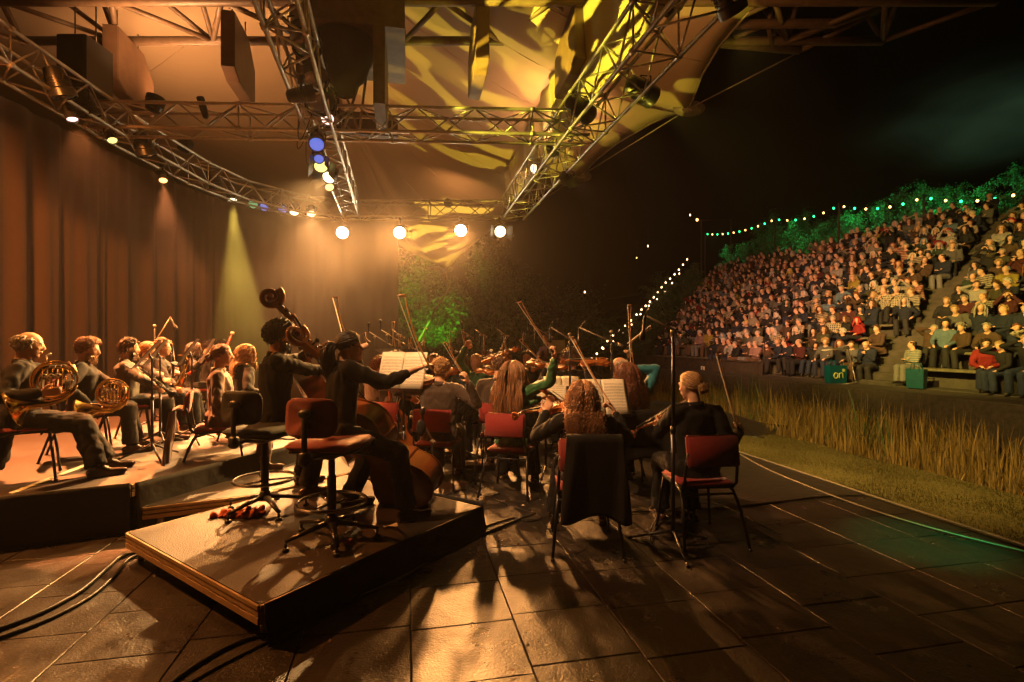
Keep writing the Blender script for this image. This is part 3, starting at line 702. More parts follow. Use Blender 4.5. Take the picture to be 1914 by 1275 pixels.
# ------------------------------------------------------------------ music stands, sheets, microphones
def music_stand(p, yaw, h, tilt, label, w=.50, sheet=None, group='black music stands', feet_rot=.3, low=False, sh_h=.31):
    """the desk faces -Y before turning by yaw (a player standing at -Y reads it)"""
    e = empty('music_stand', p, label, 'music stand', group, R(yaw)); bp = MATS['black_paint']
    Mt = Euler((R(-tilt), 0, 0)).to_matrix(); c = V((0, .0, h))
    g = Geo(); g.box(c, (w, .006, .34), Mt, bev=.002); g.box(c + Mt @ V((0, -.03, -.172)), (w, .065, .006), Mt); obj('desk', g, bp, e, smooth=False)
    g = Geo(); g.tube([(0, .035, .10), (0, .035, h * .58)], .0125, 10); g.tube([(0, .035, h * .55), (0, .035, h - .06), (0, .012, h)], .009, 10); g.lathe([(.018, 0), (.018, .04)], (0, .035, h * .56), n=12); obj('pole', g, bp, e)
    for q in range(3):
        a = 2 * PI * q / 3 + feet_rot; d = V((math.cos(a), math.sin(a), 0)); g = Geo()
        g.tube([V((0, .035, .16)), V((0, .035, .09)) + d * .12, V((0, .035, .012)) + d * .30], [.009, .009, .008], 8); obj('leg', g, bp, e)
    if sheet:
        o = empty('sheet_music', V(p), sheet, 'sheet music', 'sheet music on the stands', R(yaw))
        cc = c + Mt @ V((0, -.010, .02 if sh_h > .25 else -.02)); 
        for s in (-1, 1):
            g = Geo(); hh = sh_h
            g.grid(lambda a, b: V((s * (a * .225 + .001), -.010 * math.sin(a * PI) - .002, (b - .5) * hh)), 10, 4)
            m = g.mesh('page'); so = link('page', m, MATS['sheet_paper'], o); so.matrix_basis = mrot(Mt.col[0], Mt.col[1], Mt.col[2], cc)
            so.modifiers.new('t', 'SOLIDIFY').thickness = .002
    return e

def mic_stand(p, h, boom_a, boom_b, mic_dir, label, yaw=0, capsule=.10, hang=0, group='microphone stands', legs_rot=.5, thick=1.0, loop=True):
    """vertical pole of height h; boom through its top from a (counterweight end) to b (microphone end), offsets in the world"""
    e = empty('microphone_stand', p, label, 'microphone stand', group); bp = MATS['black_paint']
    g = Geo(); g.tube([(0, 0, .06), (0, 0, h * .55)], .0135 * thick, 10); g.tube([(0, 0, h * .5), (0, 0, h)], .009 * thick, 10); g.lathe([(.02, 0), (.02, .05)], (0, 0, h * .53), n=12); obj('pole', g, bp, e)
    for q in range(3):
        a = 2 * PI * q / 3 + legs_rot; d = V((math.cos(a), math.sin(a), 0)); g = Geo(); g.tube([V((0, 0, .13)), d * .33 + UP * .012], .009, 8); g.tube([d * .31 + UP * .018, d * .34 + UP * .010], .012, 8); g.tube([V((0, 0, .07)), d * .16 + UP * .06], .005, 6); obj('leg', g, bp, e)
    if boom_a is not None:
        a = V(boom_a) + UP * h; b = V(boom_b) + UP * h; g = Geo(); g.tube([a, b], .0075 * thick, 8); g.tube([a, a.lerp(b, .12)], .018, 10); g.ell((0, 0, h), (.022, .022, .022)); obj('boom', g, MATS['alu_dull'], e)
    else: b = UP * h
    d = V(mic_dir).normalized(); m0 = b + d * .02
    g = Geo(); g.lathe([(.008, -.03), (.012, 0), (.012, capsule * .9), (.020, capsule), (.024, capsule + .02), (.024, capsule + .05), (.016, capsule + .062), (.004, capsule + .066)], m0, d, 14); mc = obj('microphone', g, MATS['steel_dark'], e)
    if loop and boom_a is not None:
        g = Geo(); pts = []
        for q in range(13):
            t = q / 12; pts.append(m0.lerp(b.lerp(a, .75), t) + UP * (.17 * math.sin(PI * min(1, t * 1.35)) if t < .74 else .0))
        pts += [V((.012, 0, h - .1)), V((.013, 0, h * .5)), V((.014, .01, .12)), V((.08, .05, .008))]
        g.tube(pts, .0035, 6); obj('cable', g, MATS['black_plastic'], e)
    return e
# ------------------------------------------------------------------ ground, stage floor, terraces
def floor_mat():
    m = mat('stage_panels', (.020, .015, .012), .42, var=.3, scale=1.6); n = m.node_tree.nodes; l = m.node_tree.links; p = n['Principled BSDF']
    tc = n['Texture Coordinate']; 
    nz = n.new('ShaderNodeTexNoise'); nz.inputs['Scale'].default_value = 2.2; nz.inputs['Detail'].default_value = 8; nz.inputs['Roughness'].default_value = .7; l.new(tc.outputs['Object'], nz.inputs['Vector'])
    mr = n.new('ShaderNodeMapRange'); mr.inputs['From Min'].default_value = .3; mr.inputs['From Max'].default_value = .7; mr.inputs['To Min'].default_value = .20; mr.inputs['To Max'].default_value = .50; l.new(nz.outputs['Fac'], mr.inputs['Value']); l.new(mr.outputs[0], p.inputs['Roughness'])
    b1 = n.new('ShaderNodeTexNoise'); b1.inputs['Scale'].default_value = 95; b1.inputs['Detail'].default_value = 3; l.new(tc.outputs['Object'], b1.inputs['Vector'])
    bp = n.new('ShaderNodeBump'); bp.inputs['Strength'].default_value = .55; bp.inputs['Distance'].default_value = .006; l.new(b1.outputs['Fac'], bp.inputs['Height'])
    b2 = n.new('ShaderNodeTexNoise'); b2.inputs['Scale'].default_value = 5; b2.inputs['Detail'].default_value = 3; l.new(tc.outputs['Object'], b2.inputs['Vector'])
    bq = n.new('ShaderNodeBump'); bq.inputs['Strength'].default_value = .35; bq.inputs['Distance'].default_value = .03; l.new(b2.outputs['Fac'], bq.inputs['Height']); l.new(bp.outputs[0], bq.inputs['Normal']); l.new(bq.outputs[0], p.inputs['Normal'])
    # scuffs and dust: pale scratches of their own shape
    mp = n.new('ShaderNodeMapping'); mp.inputs['Scale'].default_value = (14, 1.1, 1); mp.inputs['Rotation'].default_value = (0, 0, .5); l.new(tc.outputs['Object'], mp.inputs[0])
    s = n.new('ShaderNodeTexNoise'); s.inputs['Scale'].default_value = 2.5; s.inputs['Detail'].default_value = 6; s.inputs['Distortion'].default_value = .6; l.new(mp.outputs[0], s.inputs['Vector'])
    r = n.new('ShaderNodeValToRGB'); r.color_ramp.elements[0].position = .60; r.color_ramp.elements[1].position = .75; l.new(s.outputs['Fac'], r.inputs[0])
    mx = n.new('ShaderNodeMix'); mx.data_type = 'RGBA'; l.new(r.outputs[0], mx.inputs[0]); l.new(p.inputs['Base Color'].links[0].from_socket, mx.inputs[6]); mx.inputs[7].default_value = (.075, .055, .04, 1); l.new(mx.outputs[2], p.inputs['Base Color'])
    return m
floor_mat()
mat('floor_dark', (.018, .014, .012), .5, var=.4, scale=3, bump=.3, bscale=40)
mat('mat_vinyl', (.022, .018, .015), .40, var=.4, scale=2.5, bump=.5, bscale=14)
mat('skirt_cloth', (.010, .009, .009), .8, bump=.6, bscale=7)
mat('deck_ply', (.024, .013, .009), .55, var=.45, scale=3, bump=.35, bscale=120, coat=.1)
mat('turf', (.15, .125, .030), .9, var=.6, scale=38, bump=1, bscale=120)
mat('soil', (.03, .022, .014), .95, var=.4, scale=3, bump=.8, bscale=12)
mat('water', (.004, .006, .005), .06, var=.1, bump=.15, bscale=6)
mat('stone', (.13, .115, .07), .85, var=.45, scale=6, bump=.6, bscale=30)
mat('concrete_dark', (.07, .06, .045), .9, var=.4, scale=4, bump=.5, bscale=25)
mat('path_gravel', (.07, .055, .04), .95, var=.4, scale=12, bump=.8, bscale=80)
mat('wood_wall', (.05, .036, .024), .8, var=.4, scale=8, bump=.4, bscale=30)
mat('hill_grass', (.03, .045, .015), .95, var=.5, scale=3, bump=1, bscale=20)

g = Geo(); g.box((0, 60, -.95), (400, 400, .4)); struct('ground', g, MATS['soil'])
# pond surface
g = Geo(); g.add([S(-6, 5.9, -.22), S(34, 5.9, -.22), S(34, 10, -.22), S(-6, 10, -.22)], [(0, 3, 2, 1)]); struct('pond_water', g, MATS['water'])
# the stage body, then its panels laid as real slabs with open joints
g = Geo(); ex = (E1, E2, UP); Ms = Matrix((E2, E1, UP)).transposed()
g.box(S(8, -4.1, -.42), (17.4, 30, .80), Ms); struct('stage_base', g, MATS['floor_dark'])
rg = np.random.RandomState(3)
g = Geo()
wid = .545; i = 0; s2 = 4.38
def slab(g, a1, b1, a2, b2, z, M=None):
    c = S((a1 + b1) / 2, (a2 + b2) / 2, z - .006 + rg.uniform(-.0018, .0018)); g.box(c, (b2 - a2 - .0045, b1 - a1 - .004, .024), Ms, bev=.0035)
# columns measured along the boards' own lines
while s2 > -9:
    off = rg.uniform(0, 1.2) * (i % 2); s1 = -1.4 - off
    while s1 < 13.5:
        L = .46; slab(g, s1, s1 + L, s2 - wid, s2, 0.0); s1 += L
    s2 -= wid; i += 1
tag(obj('stage_floor', g, MATS['stage_panels'], smooth=False), kind='structure')
# the dark vinyl sheet that lies over the panels from the players outward
g = Geo(); 
def vin(a, b):
    s1 = 4.15 + a * 7.4 + .05 * math.sin(b * 9) ; s2 = .9 + b * 3.52
    return S(s1, s2, .0125 + .004 * math.sin(s1 * 5 + s2 * 3) * math.sin(s2 * 4.3 + s1) + .003)
g.grid(vin, 50, 40); g2 = obj('floor_sheet', g, MATS['mat_vinyl']); tag(g2, kind='structure')
g = Geo()                                                        # rubber kerb and aluminium edging at the stage front
g.tube([S(-1 + q * .6, 4.43 + .012 * math.sin(q * 1.3), .016) for q in range(30)], .018, 8, flat=.6); struct('stage_edge', g, MATS['alu_dull'], True)
g = Geo(); g.grid(lambda a, b: S(-3 + a * 22, 4.47 + b * 1.62 + .03 * math.sin(a * 60) * b, -.015 + .012 * math.sin(a * 90) * math.sin(b * 7) - .03 * b), 160, 12); struct('turf_strip', g, MATS['turf'], True)
g = Geo(); g.box(S(8, 5.3, -.4), (1.55, 22, .70), Ms); struct('stage_apron_base', g, MATS['soil'])
# ragged turf blades along the strip
g = Geo(); rg = np.random.RandomState(11)
for q in range(26000):
    s1 = rg.uniform(2.5, 9.5); s2 = rg.uniform(4.5, 6.05); p = S(s1, s2, -.02 - .03 * (s2 - 4.5) / 1.6); h = rg.uniform(.012, .040); d = V((rg.normal(), rg.normal(), 0)) * .006; t = V((rg.normal(), rg.normal(), 0)).normalized() * .005
    g.add([p - t, p + t, p + d + UP * h], [(0, 1, 2)])
tag(obj('turf_blades', g, MATS['turf'], smooth=False), 'short yellow green artificial turf blades on the strip beside the stage', 'turf', kind='stuff')

# platforms of the players
def platform(label, corners, z, th=.10, skirt=None, legs=True, edge=True, joints=()):
    """corners counter-clockwise; deck top at z"""
    c0 = sum(corners, V((0, 0, 0))) / len(corners); e = empty('platform', V((c0.x, c0.y, 0)), label, 'platform', 'low stage platforms')
    P = [V((c.x - c0.x, c.y - c0.y, 0)) for c in corners]
    g = Geo(); g.prism([p * .997 for p in P], (0, 0, z - .018), (0, 0, z)); obj('deck', g, MATS['deck_ply'], e, smooth=False)
    k = len(P); g = Geo()
    for i in range(k):
        a, b = P[i], P[(i + 1) % k]; d = (b - a).normalized(); nrm = V((d.y, -d.x, 0))
        for dz, hh, pr in ((z - .014, .022, .006), (z - .045, .026, .002), (z - .082, .034, .005)):
            g.box((a + b) / 2 + nrm * pr + UP * (dz), ((b - a).length, .012, hh), Matrix((d, nrm, UP)).transposed())
    obj('edge_frame', g, MATS['wood_deck_edge'], e, smooth=False)
    for i in range(k):
        a = P[i] * .93; g = Geo(); g.tube([a, a + UP * (z - .1)], .024, 10); obj('leg', g, MATS['alu_dull'], e)
    for i in skirt or ():
        a, b = P[i], P[(i + 1) % k]; d = (b - a); n_ = V((d.y, -d.x, 0)).normalized(); L = d.length
        g = Geo(); g.grid(lambda s, t: a + d * s + n_ * (.034 + .010 * math.sin(s * L * 17) * t + .035 * t * t + .012 * math.sin(s * L * 5 + 1)) + UP * ((z + .004) * (1 - t) + .012), int(L * 30), 8)
        so = obj('skirt', g, MATS['skirt_cloth'], e); so.modifiers.new('s', 'SOLIDIFY').thickness = .004
    return e
zb = .20
near, left, right = G(485, 1130, zb), G(238, 995, zb), G(897, 947, zb); far = left + right - near
platform('square low platform under the two double bass players', [near, right, far, left], zb, skirt=(0, 1))
zl = .38
platform('high platform at left under the horn players', [G(245, 905, zl), V((-1.75, 7.2, 0)), V((-2.3, 10.5, 0)), V((-7.4, 9.6, 0)), V((-6.4, 3.3, 0)), G(-40, 934, zl)], zl, skirt=(0, 5, 4))
platform('middle low platform under the woman in the brown blazer', [G(268, 948, .2), G(470, 925, .2), V((-1.25, 5.6, 0)), V((-1.2, 7.6, 0)), V((-1.72, 7.6, 0)), V((-2.95, 4.6, 0))], .2)

# terraces for the audience
NR, S20, DS, Z0, DZ = 15, 11.3, .62, .50, .365
def srow(k): return S20 + k * DS
def zrow(k): return Z0 + k * DZ
def sleft(k): return 22.3 + k * .60
def saisle(k): return 10.30 + k * .225
g = Geo()
for k in range(NR + 1):
    a = srow(k) - .12; z = zrow(k)
    g.box(S(18, a + 9 / 2, z - .40), (9, 44, .8), Ms)            # each terrace runs back under the next
struct('terraces', g, MATS['concrete_dark'])
g = Geo()
for k in range(NR):
    g.box(S((sleft(k) + saisle(k) + .7) / 2, srow(k) + .31, zrow(k) + .40), (.36, sleft(k) - saisle(k) - .7, .06), Ms, bev=.01)
    g.box(S((saisle(k) - .7 + 3.0) / 2, srow(k) + .31, zrow(k) + .40), (.36, saisle(k) - .7 - 3.0, .06), Ms, bev=.01)
    for s1 in np.arange(3.2, sleft(k), 1.6):
        if abs(s1 - saisle(k)) > .8: g.box(S(s1, srow(k) + .31, zrow(k) + .185), (.26, .5, .37), Ms)
struct('bench_rows', g, MATS['stone'])
g = Geo()
for k in range(NR * 2 + 1):
    g.box(S(saisle(k / 2) + rg.uniform(-.01, .01), srow(k / 2) - .17 + .25, zrow(k / 2) - .18 - .4 + .22), (.52, 1.05, .82), Ms, bev=.012)
struct('aisle_steps', g, MATS['concrete_dark'])
g = Geo()
for k in range(NR * 2 + 1):
    g.box(S(saisle(k / 2), srow(k / 2) - .17 + .22, zrow(k / 2) + .055 - .0), (.30, .9, .06), Ms, bev=.012)
struct('step_treads', g, MATS['concrete_dark'])
g = Geo(); g.box(S(10, 10.65, .10), (1.9, 40, .76), Ms); g.box(S(10, 9.62, .12), (.22, 40, .80), Ms, bev=.02); struct('waterside_path', g, MATS['path_gravel'])
def hill(a, b):
    s1 = -8 + a * 60; t = b; s2 = srow(NR) + .6 + t * 40
    return S(s1, s2, zrow(NR) + .25 + 5.5 * t + .5 * math.sin(s1 * .3 + t * 9) * t)
g = Geo(); g.grid(hill, 60, 30); struct('hillside', g, MATS['hill_grass'], True)
def hill2(a, b):                                                  # bank that falls away beyond the left end of the seats
    k = a * NR; s1 = sleft(k) + .3 + b * 26; return S(s1, srow(k) - .2, zrow(k) * (1 - b * .35) + .2 + .25 * math.sin(a * 9 + b * 20))
g = Geo(); g.grid(hill2, 26, 30); struct('hill_bank', g, MATS['hill_grass'], True)
# low plank wall in front of the left seats, with a small sign
e = empty('plank_wall', S(18.8, 11.0, Z0 - .45), 'low dark wall of upright planks in front of the left seats', 'wall'); Rz = math.atan2(E1.y, E1.x)
g = Geo()
for q in range(46):
    s1 = -4.6 + q * .2; g.box(E1 * s1 + UP * .42, (.04, .185, .78 + .01 * math.sin(q * 3)), Ms, bev=.005)
obj('plank', g, MATS['wood_wall'], e, smooth=False)
g = Geo(); g.box(UP * .835, (.14, 9.3, .05), Ms, bev=.01); obj('rail', g, MATS['wood_wall'], e, smooth=False)
sg = empty('sign', S(17.3, 10.93, .50), 'small pale square sign on the plank wall', 'sign'); g = Geo(); g.box((0, 0, 0), (.02, .24, .24), Ms); obj('sign_board', g, MATS['paper_plain'], sg, smooth=False)
g = Geo(); g.ell(E2 * -.012 + UP * .06, (.025, .01, .025), Ms.to_3x3()); g.tube([E2 * -.014 + UP * .03, E2 * -.014 - UP * .03, E2 * -.014 + E1 * -.05 - UP * .04], .010, 6); g.tube([E2 * -.014 - UP * .03 + (E1 * math.cos(a) + UP * math.sin(a)) * .045 for a in [q * .6 for q in range(6)]], .008, 6); obj('symbol', g, MATS['ebony'], sg)

# ------------------------------------------------------------------ back curtain
mat('curtain', (.036, .020, .013), .85, var=.12, scale=3, bump=.15, bscale=180, sheen=.1)
cpts = [V((-3.6, 1.0, 0)), V((-5.2, 2.4, 0)), V((-6.6, 4.2, 0)), V((-7.15, 7.0, 0)), V((-7.3, 10.0, 0)), V((-7.1, 12.2, 0)), V((-6.4, 13.4, 0)), V((-5.2, 13.75, 0)), V((-3.12, 13.95, 0))]
def cpath(t):
    L = [0]
    for i in range(1, len(cpts)): L.append(L[-1] + (cpts[i] - cpts[i - 1]).length)
    x = t * L[-1]
    for i in range(1, len(cpts)):
        if x <= L[i] + 1e-6: break
    u = (x - L[i - 1]) / (L[i] - L[i - 1]); p0 = cpts[max(i - 2, 0)]; p1 = cpts[i - 1]; p2 = cpts[i]; p3 = cpts[min(i + 1, len(cpts) - 1)]
    return .5 * ((2 * p1) + (p2 - p0) * u + (2 * p0 - 5 * p1 + 4 * p2 - p3) * u * u + (3 * p1 - p0 - 3 * p2 + p3) * u ** 3), x
def cur(a, b):
    p, x = cpath(a); q, _ = cpath(min(1, a + .002)); d = (q - cpath(max(0, a - .002))[0]).normalized(); n_ = V((d.y, -d.x, 0))
    fold = (.075 * math.sin(x * 9.2 + 1.9 * math.sin(x * 1.7) + 1.4 * math.sin(x * .61 + 1)) + .03 * math.sin(x * 23 + 2.2 * math.sin(x * 2.1) + .8 * math.sin(x * 5.3))) * (.35 + .65 * (1 - b) ** .5 if False else 1) * (.45 + .55 * b if True else 1)
    amp = .7 if x < 13 else .3
    return p + n_ * fold * amp + UP * (.02 + 4.95 * (1 - b))
g = Geo(); g.grid(cur, 520, 14); cu = obj('stage_curtain', g, MATS['curtain']); tag(cu, 'tall pleated dark stage curtain hung from the left and rear truss', 'curtain'); cu.modifiers.new('s', 'SOLIDIFY').thickness = .01

# ------------------------------------------------------------------ canopy membrane
mat('pipe_paint', (.12, .075, .045), .5, var=.35, scale=10)
mat('membrane', (.50, .37, .24), .75, var=.08, scale=.8, bump=.08, bscale=3)
def Ez(u, v, z): Y = F * (z - CH) / (HY - v); return V(((u - CX) / F * Y, Y, z))
edge = [V((5.2, 1.2, 7.2)), V((4.6, 4.2, 6.9)), Ez(1440, -12, 6.6), Ez(1392, 30, 6.45), Ez(1345, 85, 6.3), Ez(1312, 140, 6.1), Ez(1288, 203, 5.85), Ez(1250, 216, 6.0), Ez(1214, 232, 6.05), Ez(1155, 267, 6.0), Ez(1115, 298, 5.85), Ez(1084, 330, 5.7), Ez(1048, 343, 5.8), Ez(1014, 360, 5.8), Ez(978, 388, 5.75), Ez(950, 409, 5.6), Ez(919, 429, 5.5), Ez(890, 450, 5.3), Ez(862, 474, 5.0), Ez(834, 503, 4.5), Ez(812, 492, 4.75), Ez(785, 478, 5.0), Ez(750, 462, 5.3), Ez(700, 440, 5.8), V((-7.5, 20, 6.4)), V((-11, 19, 6.6)), V((-13, 15, 6.8)), V((-13.5, 10, 6.9)), V((-13, 4, 7)), V((-12, -2, 7))]
def epath(t):
    x = t * (len(edge) - 1); i = min(int(x), len(edge) - 2); u = x - i; p = edge
    p0, p1, p2, p3 = p[max(i - 1, 0)], p[i], p[i + 1], p[min(i + 2, len(p) - 1)]
    return p1.lerp(p2, u)
ridge = [V((-3, 0, 9.6)), V((-3.4, 4, 9.3)), V((-3.8, 8, 8.9)), V((-4.2, 12, 8.3)), V((-4.6, 14, 7.9))]
def rpath(p):
    y = max(-1, min(14, p.y * .72)); return V((-3 - y * .115, y, 9.5 - .11 * y))
def can(a, b):
    e_ = epath(a); r_ = rpath(e_); p = e_.lerp(r_, b); p.z -= .9 * math.sin(PI * b) * (1 - .3 * b); return p
g = Geo(); g.grid(can, 174, 24); cn = obj('canopy', g, MATS['membrane']); tag(cn, 'pale tensioned membrane roof with scalloped edge over the stage', 'canopy')
cn.modifiers.new('s', 'SOLIDIFY').thickness = .006
g = Geo(); g.tube([epath(q / 290 ) for q in range(291)], .022, 8); obj('edge_cable', g, MATS['alu_dull'], cn)
g = Geo()                                                         # welded seams of the cloth, following its slope
for q in np.linspace(.02, .98, 15):
    g.tube([can(q, b / 12) - UP * .012 for b in range(13)], .012, 4, flat=.3)
obj('seam', g, MATS['membrane'], cn)
for (u, v, z), d in (((1288, 203, 5.85), 1), ((1084, 330, 5.7), 1), ((834, 503, 4.5), 1)):
    c = Ez(u, v, z); g = Geo(); n_ = V((0, -1, -.5)).normalized(); x, y, _ = basis(n_)
    g.prism([c + x * (.30 * math.cos(q * PI / 8)) + y * (.14 * math.sin(q * PI / 8)) for q in range(16)], n_ * -.02, n_ * .02)
    for q in range(6): g.lathe([(.022, -.02), (.022, .03)], c + x * (-.2 + .08 * q) + n_ * .02 + y * (.03 if q % 2 else -.03), n_, 8)
    obj('corner_plate', g, MATS['alu_dull'], cn)
e = tag(None or bpy.data.objects.new('guy_cable', None), 'steel cable from the pipe frame down along the canopy corner plates', 'cable'); COL.objects.link(e)
g = Geo(); A, B = Ez(1288, 203, 5.85), Ez(1084, 330, 5.7); T_ = W(1668, 8, 8.4)
g.tube([T_, A], .012, 6); g.tube([A, B, Ez(940, 418, 5.4), Ez(905, 440, 5.2)], .012, 6); obj('cable', g, MATS['alu_dull'], e)
mast = tag(obj('canopy_mast', Geo().tube([Ez(834, 503, 4.5), W(838, 540, 19.6), W(815, 578, 19.6), W(780, 640, 19.6)], [.035, .035, .035, .04], 10), MATS['pipe_paint']), 'slanting steel mast at the far canopy tip', 'mast')

# hanging acoustic panels
def panel(label, x, y, zbm, L=1.05, H=.95, th=.17, ch=.42, rz=0):
    e = empty('acoustic_panel', (x, y, zbm), label, 'acoustic panel', 'hanging acoustic panels', Rz - PI / 2 + rz)
    g = Geo(); pr = [(0, .0, .0), (0, L, 0.0), (0, L, H * .55), (0, L - ch * .5, H), (0, 0, H), ]; pr = [V(p) for p in [(0, 0, .12), (0, .25, 0), (0, L, 0), (0, L, H - .35), (0, L - .35, H), (0, 0, H)]]
    g.prism(pr, (-th / 2, 0, 0), (th / 2, 0, 0)); obj('slab', g, MATS['panel_wood'], e, smooth=False)
    g = Geo(); g.prism([p + (V((0, .52, .475)) - p) * .02 for p in pr], (-th / 2 - .012, 0, 0), (-th / 2 + .02, 0, 0)); g.prism([p + (V((0, .52, .475)) - p) * .02 for p in pr], (th / 2 - .02, 0, 0), (th / 2 + .012, 0, 0)); obj('facing', g, MATS['panel_wood'], e, smooth=False)
    for yy in (.2, .85):
        g = Geo(); g.tube([(0, yy, H - .05), (0, yy, H + .35)], .012, 6); obj('hanger', g, MATS['alu_dull'], e)
mat('panel_wood', (.15, .085, .05), .5, var=.3, scale=5, coat=.1)
panel('leftmost hanging acoustic panel above the horn players', -6.25, 7.9, 5.5, 1.15, .95, .2)
panel('hanging acoustic panel left of the central truss', -4.23, 7.56, 5.5, 1.05, .95)
panel('hanging acoustic panel right of the central truss', -.42, 7.35, 5.5, 1.02, .95)
panel('yellow lit acoustic panel beside the right truss', 1.0, 7.35, 5.5, 1.02, .95)

# ------------------------------------------------------------------ trusses
def truss(label, pts, w=.35, step=.42, rot=0, r=.025):
    """box truss along a polyline; four chords and zigzag lacing on four sides"""
    pts = [V(p) for p in pts]; e = empty('truss', pts[0], label, 'truss', 'lighting trusses'); o = pts[0]
    # resample
    seg = []
    for i in range(len(pts) - 1):
        a, b = pts[i], pts[i + 1]; k = max(1, round((b - a).length / step))
        for q in range(k): seg.append(a.lerp(b, q / k))
    seg.append(pts[-1]); fr = []
    for i, p in enumerate(seg):
        d = (seg[min(i + 1, len(seg) - 1)] - seg[max(i - 1, 0)]).normalized(); x = d.cross(UP).normalized(); y = x.cross(d)
        fr.append([p - o + x * (sx * w / 2) + y * (sy * w / 2) for sx, sy in ((-1, -1), (1, -1), (1, 1), (-1, 1))])
    for q in range(4):
        g = Geo(); g.tube([f[q] for f in fr], r, 10)
        for i in range(0, len(fr), 5): g.tube([fr[i][q] - (fr[min(i + 1, len(fr) - 1)][q] - fr[i][q]).normalized() * .03 if i + 1 < len(fr) else fr[i][q], fr[i][q] + ((fr[i + 1][q] - fr[i][q]).normalized() * .03 if i + 1 < len(fr) else V((0, 0, .01)))], r * 1.5, 10)
        obj('chord', g, MATS['alu'], e)
    g = Geo()
    for i in range(len(fr) - 1):
        for q in range(4):
            q2 = (q + 1) % 4
            if (i + q) % 2: g.tube([fr[i][q], fr[i + 1][q2]], r * .48, 6)
            else: g.tube([fr[i][q2], fr[i + 1][q]], r * .48, 6)
        if i % 5 == 0:
            for q in range(4): g.tube([fr[i][q], fr[i][(q + 1) % 4]], r * .48, 6)
    obj('lacing', g, MATS['alu'], e)
    return e
TZ = 4.78
truss('right longitudinal truss carrying yellow lit lamps along the stage front', [V((2.35, 1.5, TZ)), V((1.0, 7.6, TZ)), V((.02, 12.4, TZ))], .52, .38)
truss('middle longitudinal truss hung with coloured lamps', [V((-1.75, 3.0, TZ)), V((-2.62, 6.6, TZ)), V((-3.95, 12.5, TZ))], .38)
truss('cross truss spanning the stage in front of the panels', [V((-6.1, 7.45, TZ)), V((1.15, 7.75, TZ))], .36)
truss('rear truss carrying the four bright lamps', [V((-4.2, 12.6, TZ)), V((.1, 12.6, TZ))], .38)
lt = [V((-5.1, 1.5, TZ)), V((-5.45, 3.4, TZ)), V((-5.75, 5.6, TZ)), V((-6.0, 8.0, TZ)), V((-6.05, 9.8, TZ)), V((-5.85, 11.0, TZ)), V((-5.2, 12.0, TZ)), V((-4.3, 12.55, TZ))]
truss('left curved truss above the stage curtain', lt, .40)
# heavy pipe space frame under the roof
e = empty('pipe_frame', (0, 8, 6.6), 'heavy steel pipe frame spanning under the canopy', 'roof frame'); o = V((0, 8, 6.6))
A_ = [V((-9 + 1.6 * q, 7.35, 6.45 + (.0))) for q in range(11)]; B_ = [V((-8.2 + 1.6 * q, 8.5, 6.55)) for q in range(10)]; C_ = [V((-8.2 + 1.6 * q, 7.7, 7.75)) for q in range(10)]
g = Geo(); g.tube([p - o for p in A_], .075, 12); g.tube([p - o for p in B_], .07, 12); g.tube([p - o for p in C_], .07, 12); obj('chord', g, MATS['pipe_paint'], e)
g = Geo()
for q in range(10):
    for X_, Y_ in ((A_, B_), (A_, C_)): g.tube([X_[q] - o, Y_[q] - o], .04, 8); g.tube([Y_[q] - o, X_[q + 1] - o], .04, 8)
    g.tube([B_[q] - o, C_[q] - o], .04, 8)
    if q < 9: g.tube([C_[q] - o, B_[q + 1] - o], .04, 8)
obj('lacing', g, MATS['pipe_paint'], e)
# outrigger that reaches beyond the canopy towards the audience
e = empty('pipe_frame', W(1500, 60, 8), 'pipe outrigger reaching past the canopy towards the audience', 'roof frame'); o = W(1500, 60, 8)
a0, a1, b0, b1, tip = W(1060, 48, 8.0), W(1560, 44, 8.0), W(1100, 60, 8.8), W(1495, 94, 8.6), W(1680, -2, 8.1)
c0, c1 = W(1200, -90, 8.3), W(1500, -60, 8.3)
g = Geo(); g.tube([a0 - o, a1 - o, tip - o], .07, 12); g.tube([b0 - o, b1 - o], .07, 12); g.tube([b1 - o, tip - o], .05, 10); g.tube([c0 - o, c1 - o, tip - o], .06, 10); obj('chord', g, MATS['pipe_paint'], e)
g = Geo()
for q in range(4):
    t = q / 4; u = (q + .5) / 4; g.tube([a0.lerp(a1, t) - o, b0.lerp(b1, u) - o], .035, 8); g.tube([b0.lerp(b1, u) - o, a0.lerp(a1, t + .25) - o], .035, 8); g.tube([a0.lerp(a1, t) - o, c0.lerp(c1, u) - o], .03, 8); g.tube([c0.lerp(c1, u) - o, b0.lerp(b1, u) - o], .03, 8)
obj('lacing', g, MATS['pipe_paint'], e)
# central dark housing under the roof and the black cone below it
e = empty('roof_housing', W(650, 100, 7.6), 'dark boxy housing under the middle of the roof', 'roof housing')
g = Geo(); g.box((0, .3, .62), (1.55, 1.6, .9), Ms); g.box((-.55, .2, -.15), (.35, 1.2, .75), Ms); g.box((.45, .2, -.35), (.16, 1.3, 1.2), Ms); g.box((0, .6, -.80), (1.2, .1, .35), Ms); obj('box', g, MATS['pipe_paint'], e, smooth=False)
g = Geo(); g.lathe([(.46, .25), (.45, .05), (.30, -.35), (.16, -.5), (.14, -.62)], (-.05, 0, 0), n=24); obj('funnel', g, MATS['skirt_cloth'], e)
g = Geo(); 
for sx in (-.3, .3): g.tube([(sx, .1, .1), (sx * .4, .15, -1.1)], .02, 6); g.tube([(sx, .1, .1), (-sx * .4, .15, -1.1)], .02, 6)
obj('brace', g, MATS['alu_dull'], e)

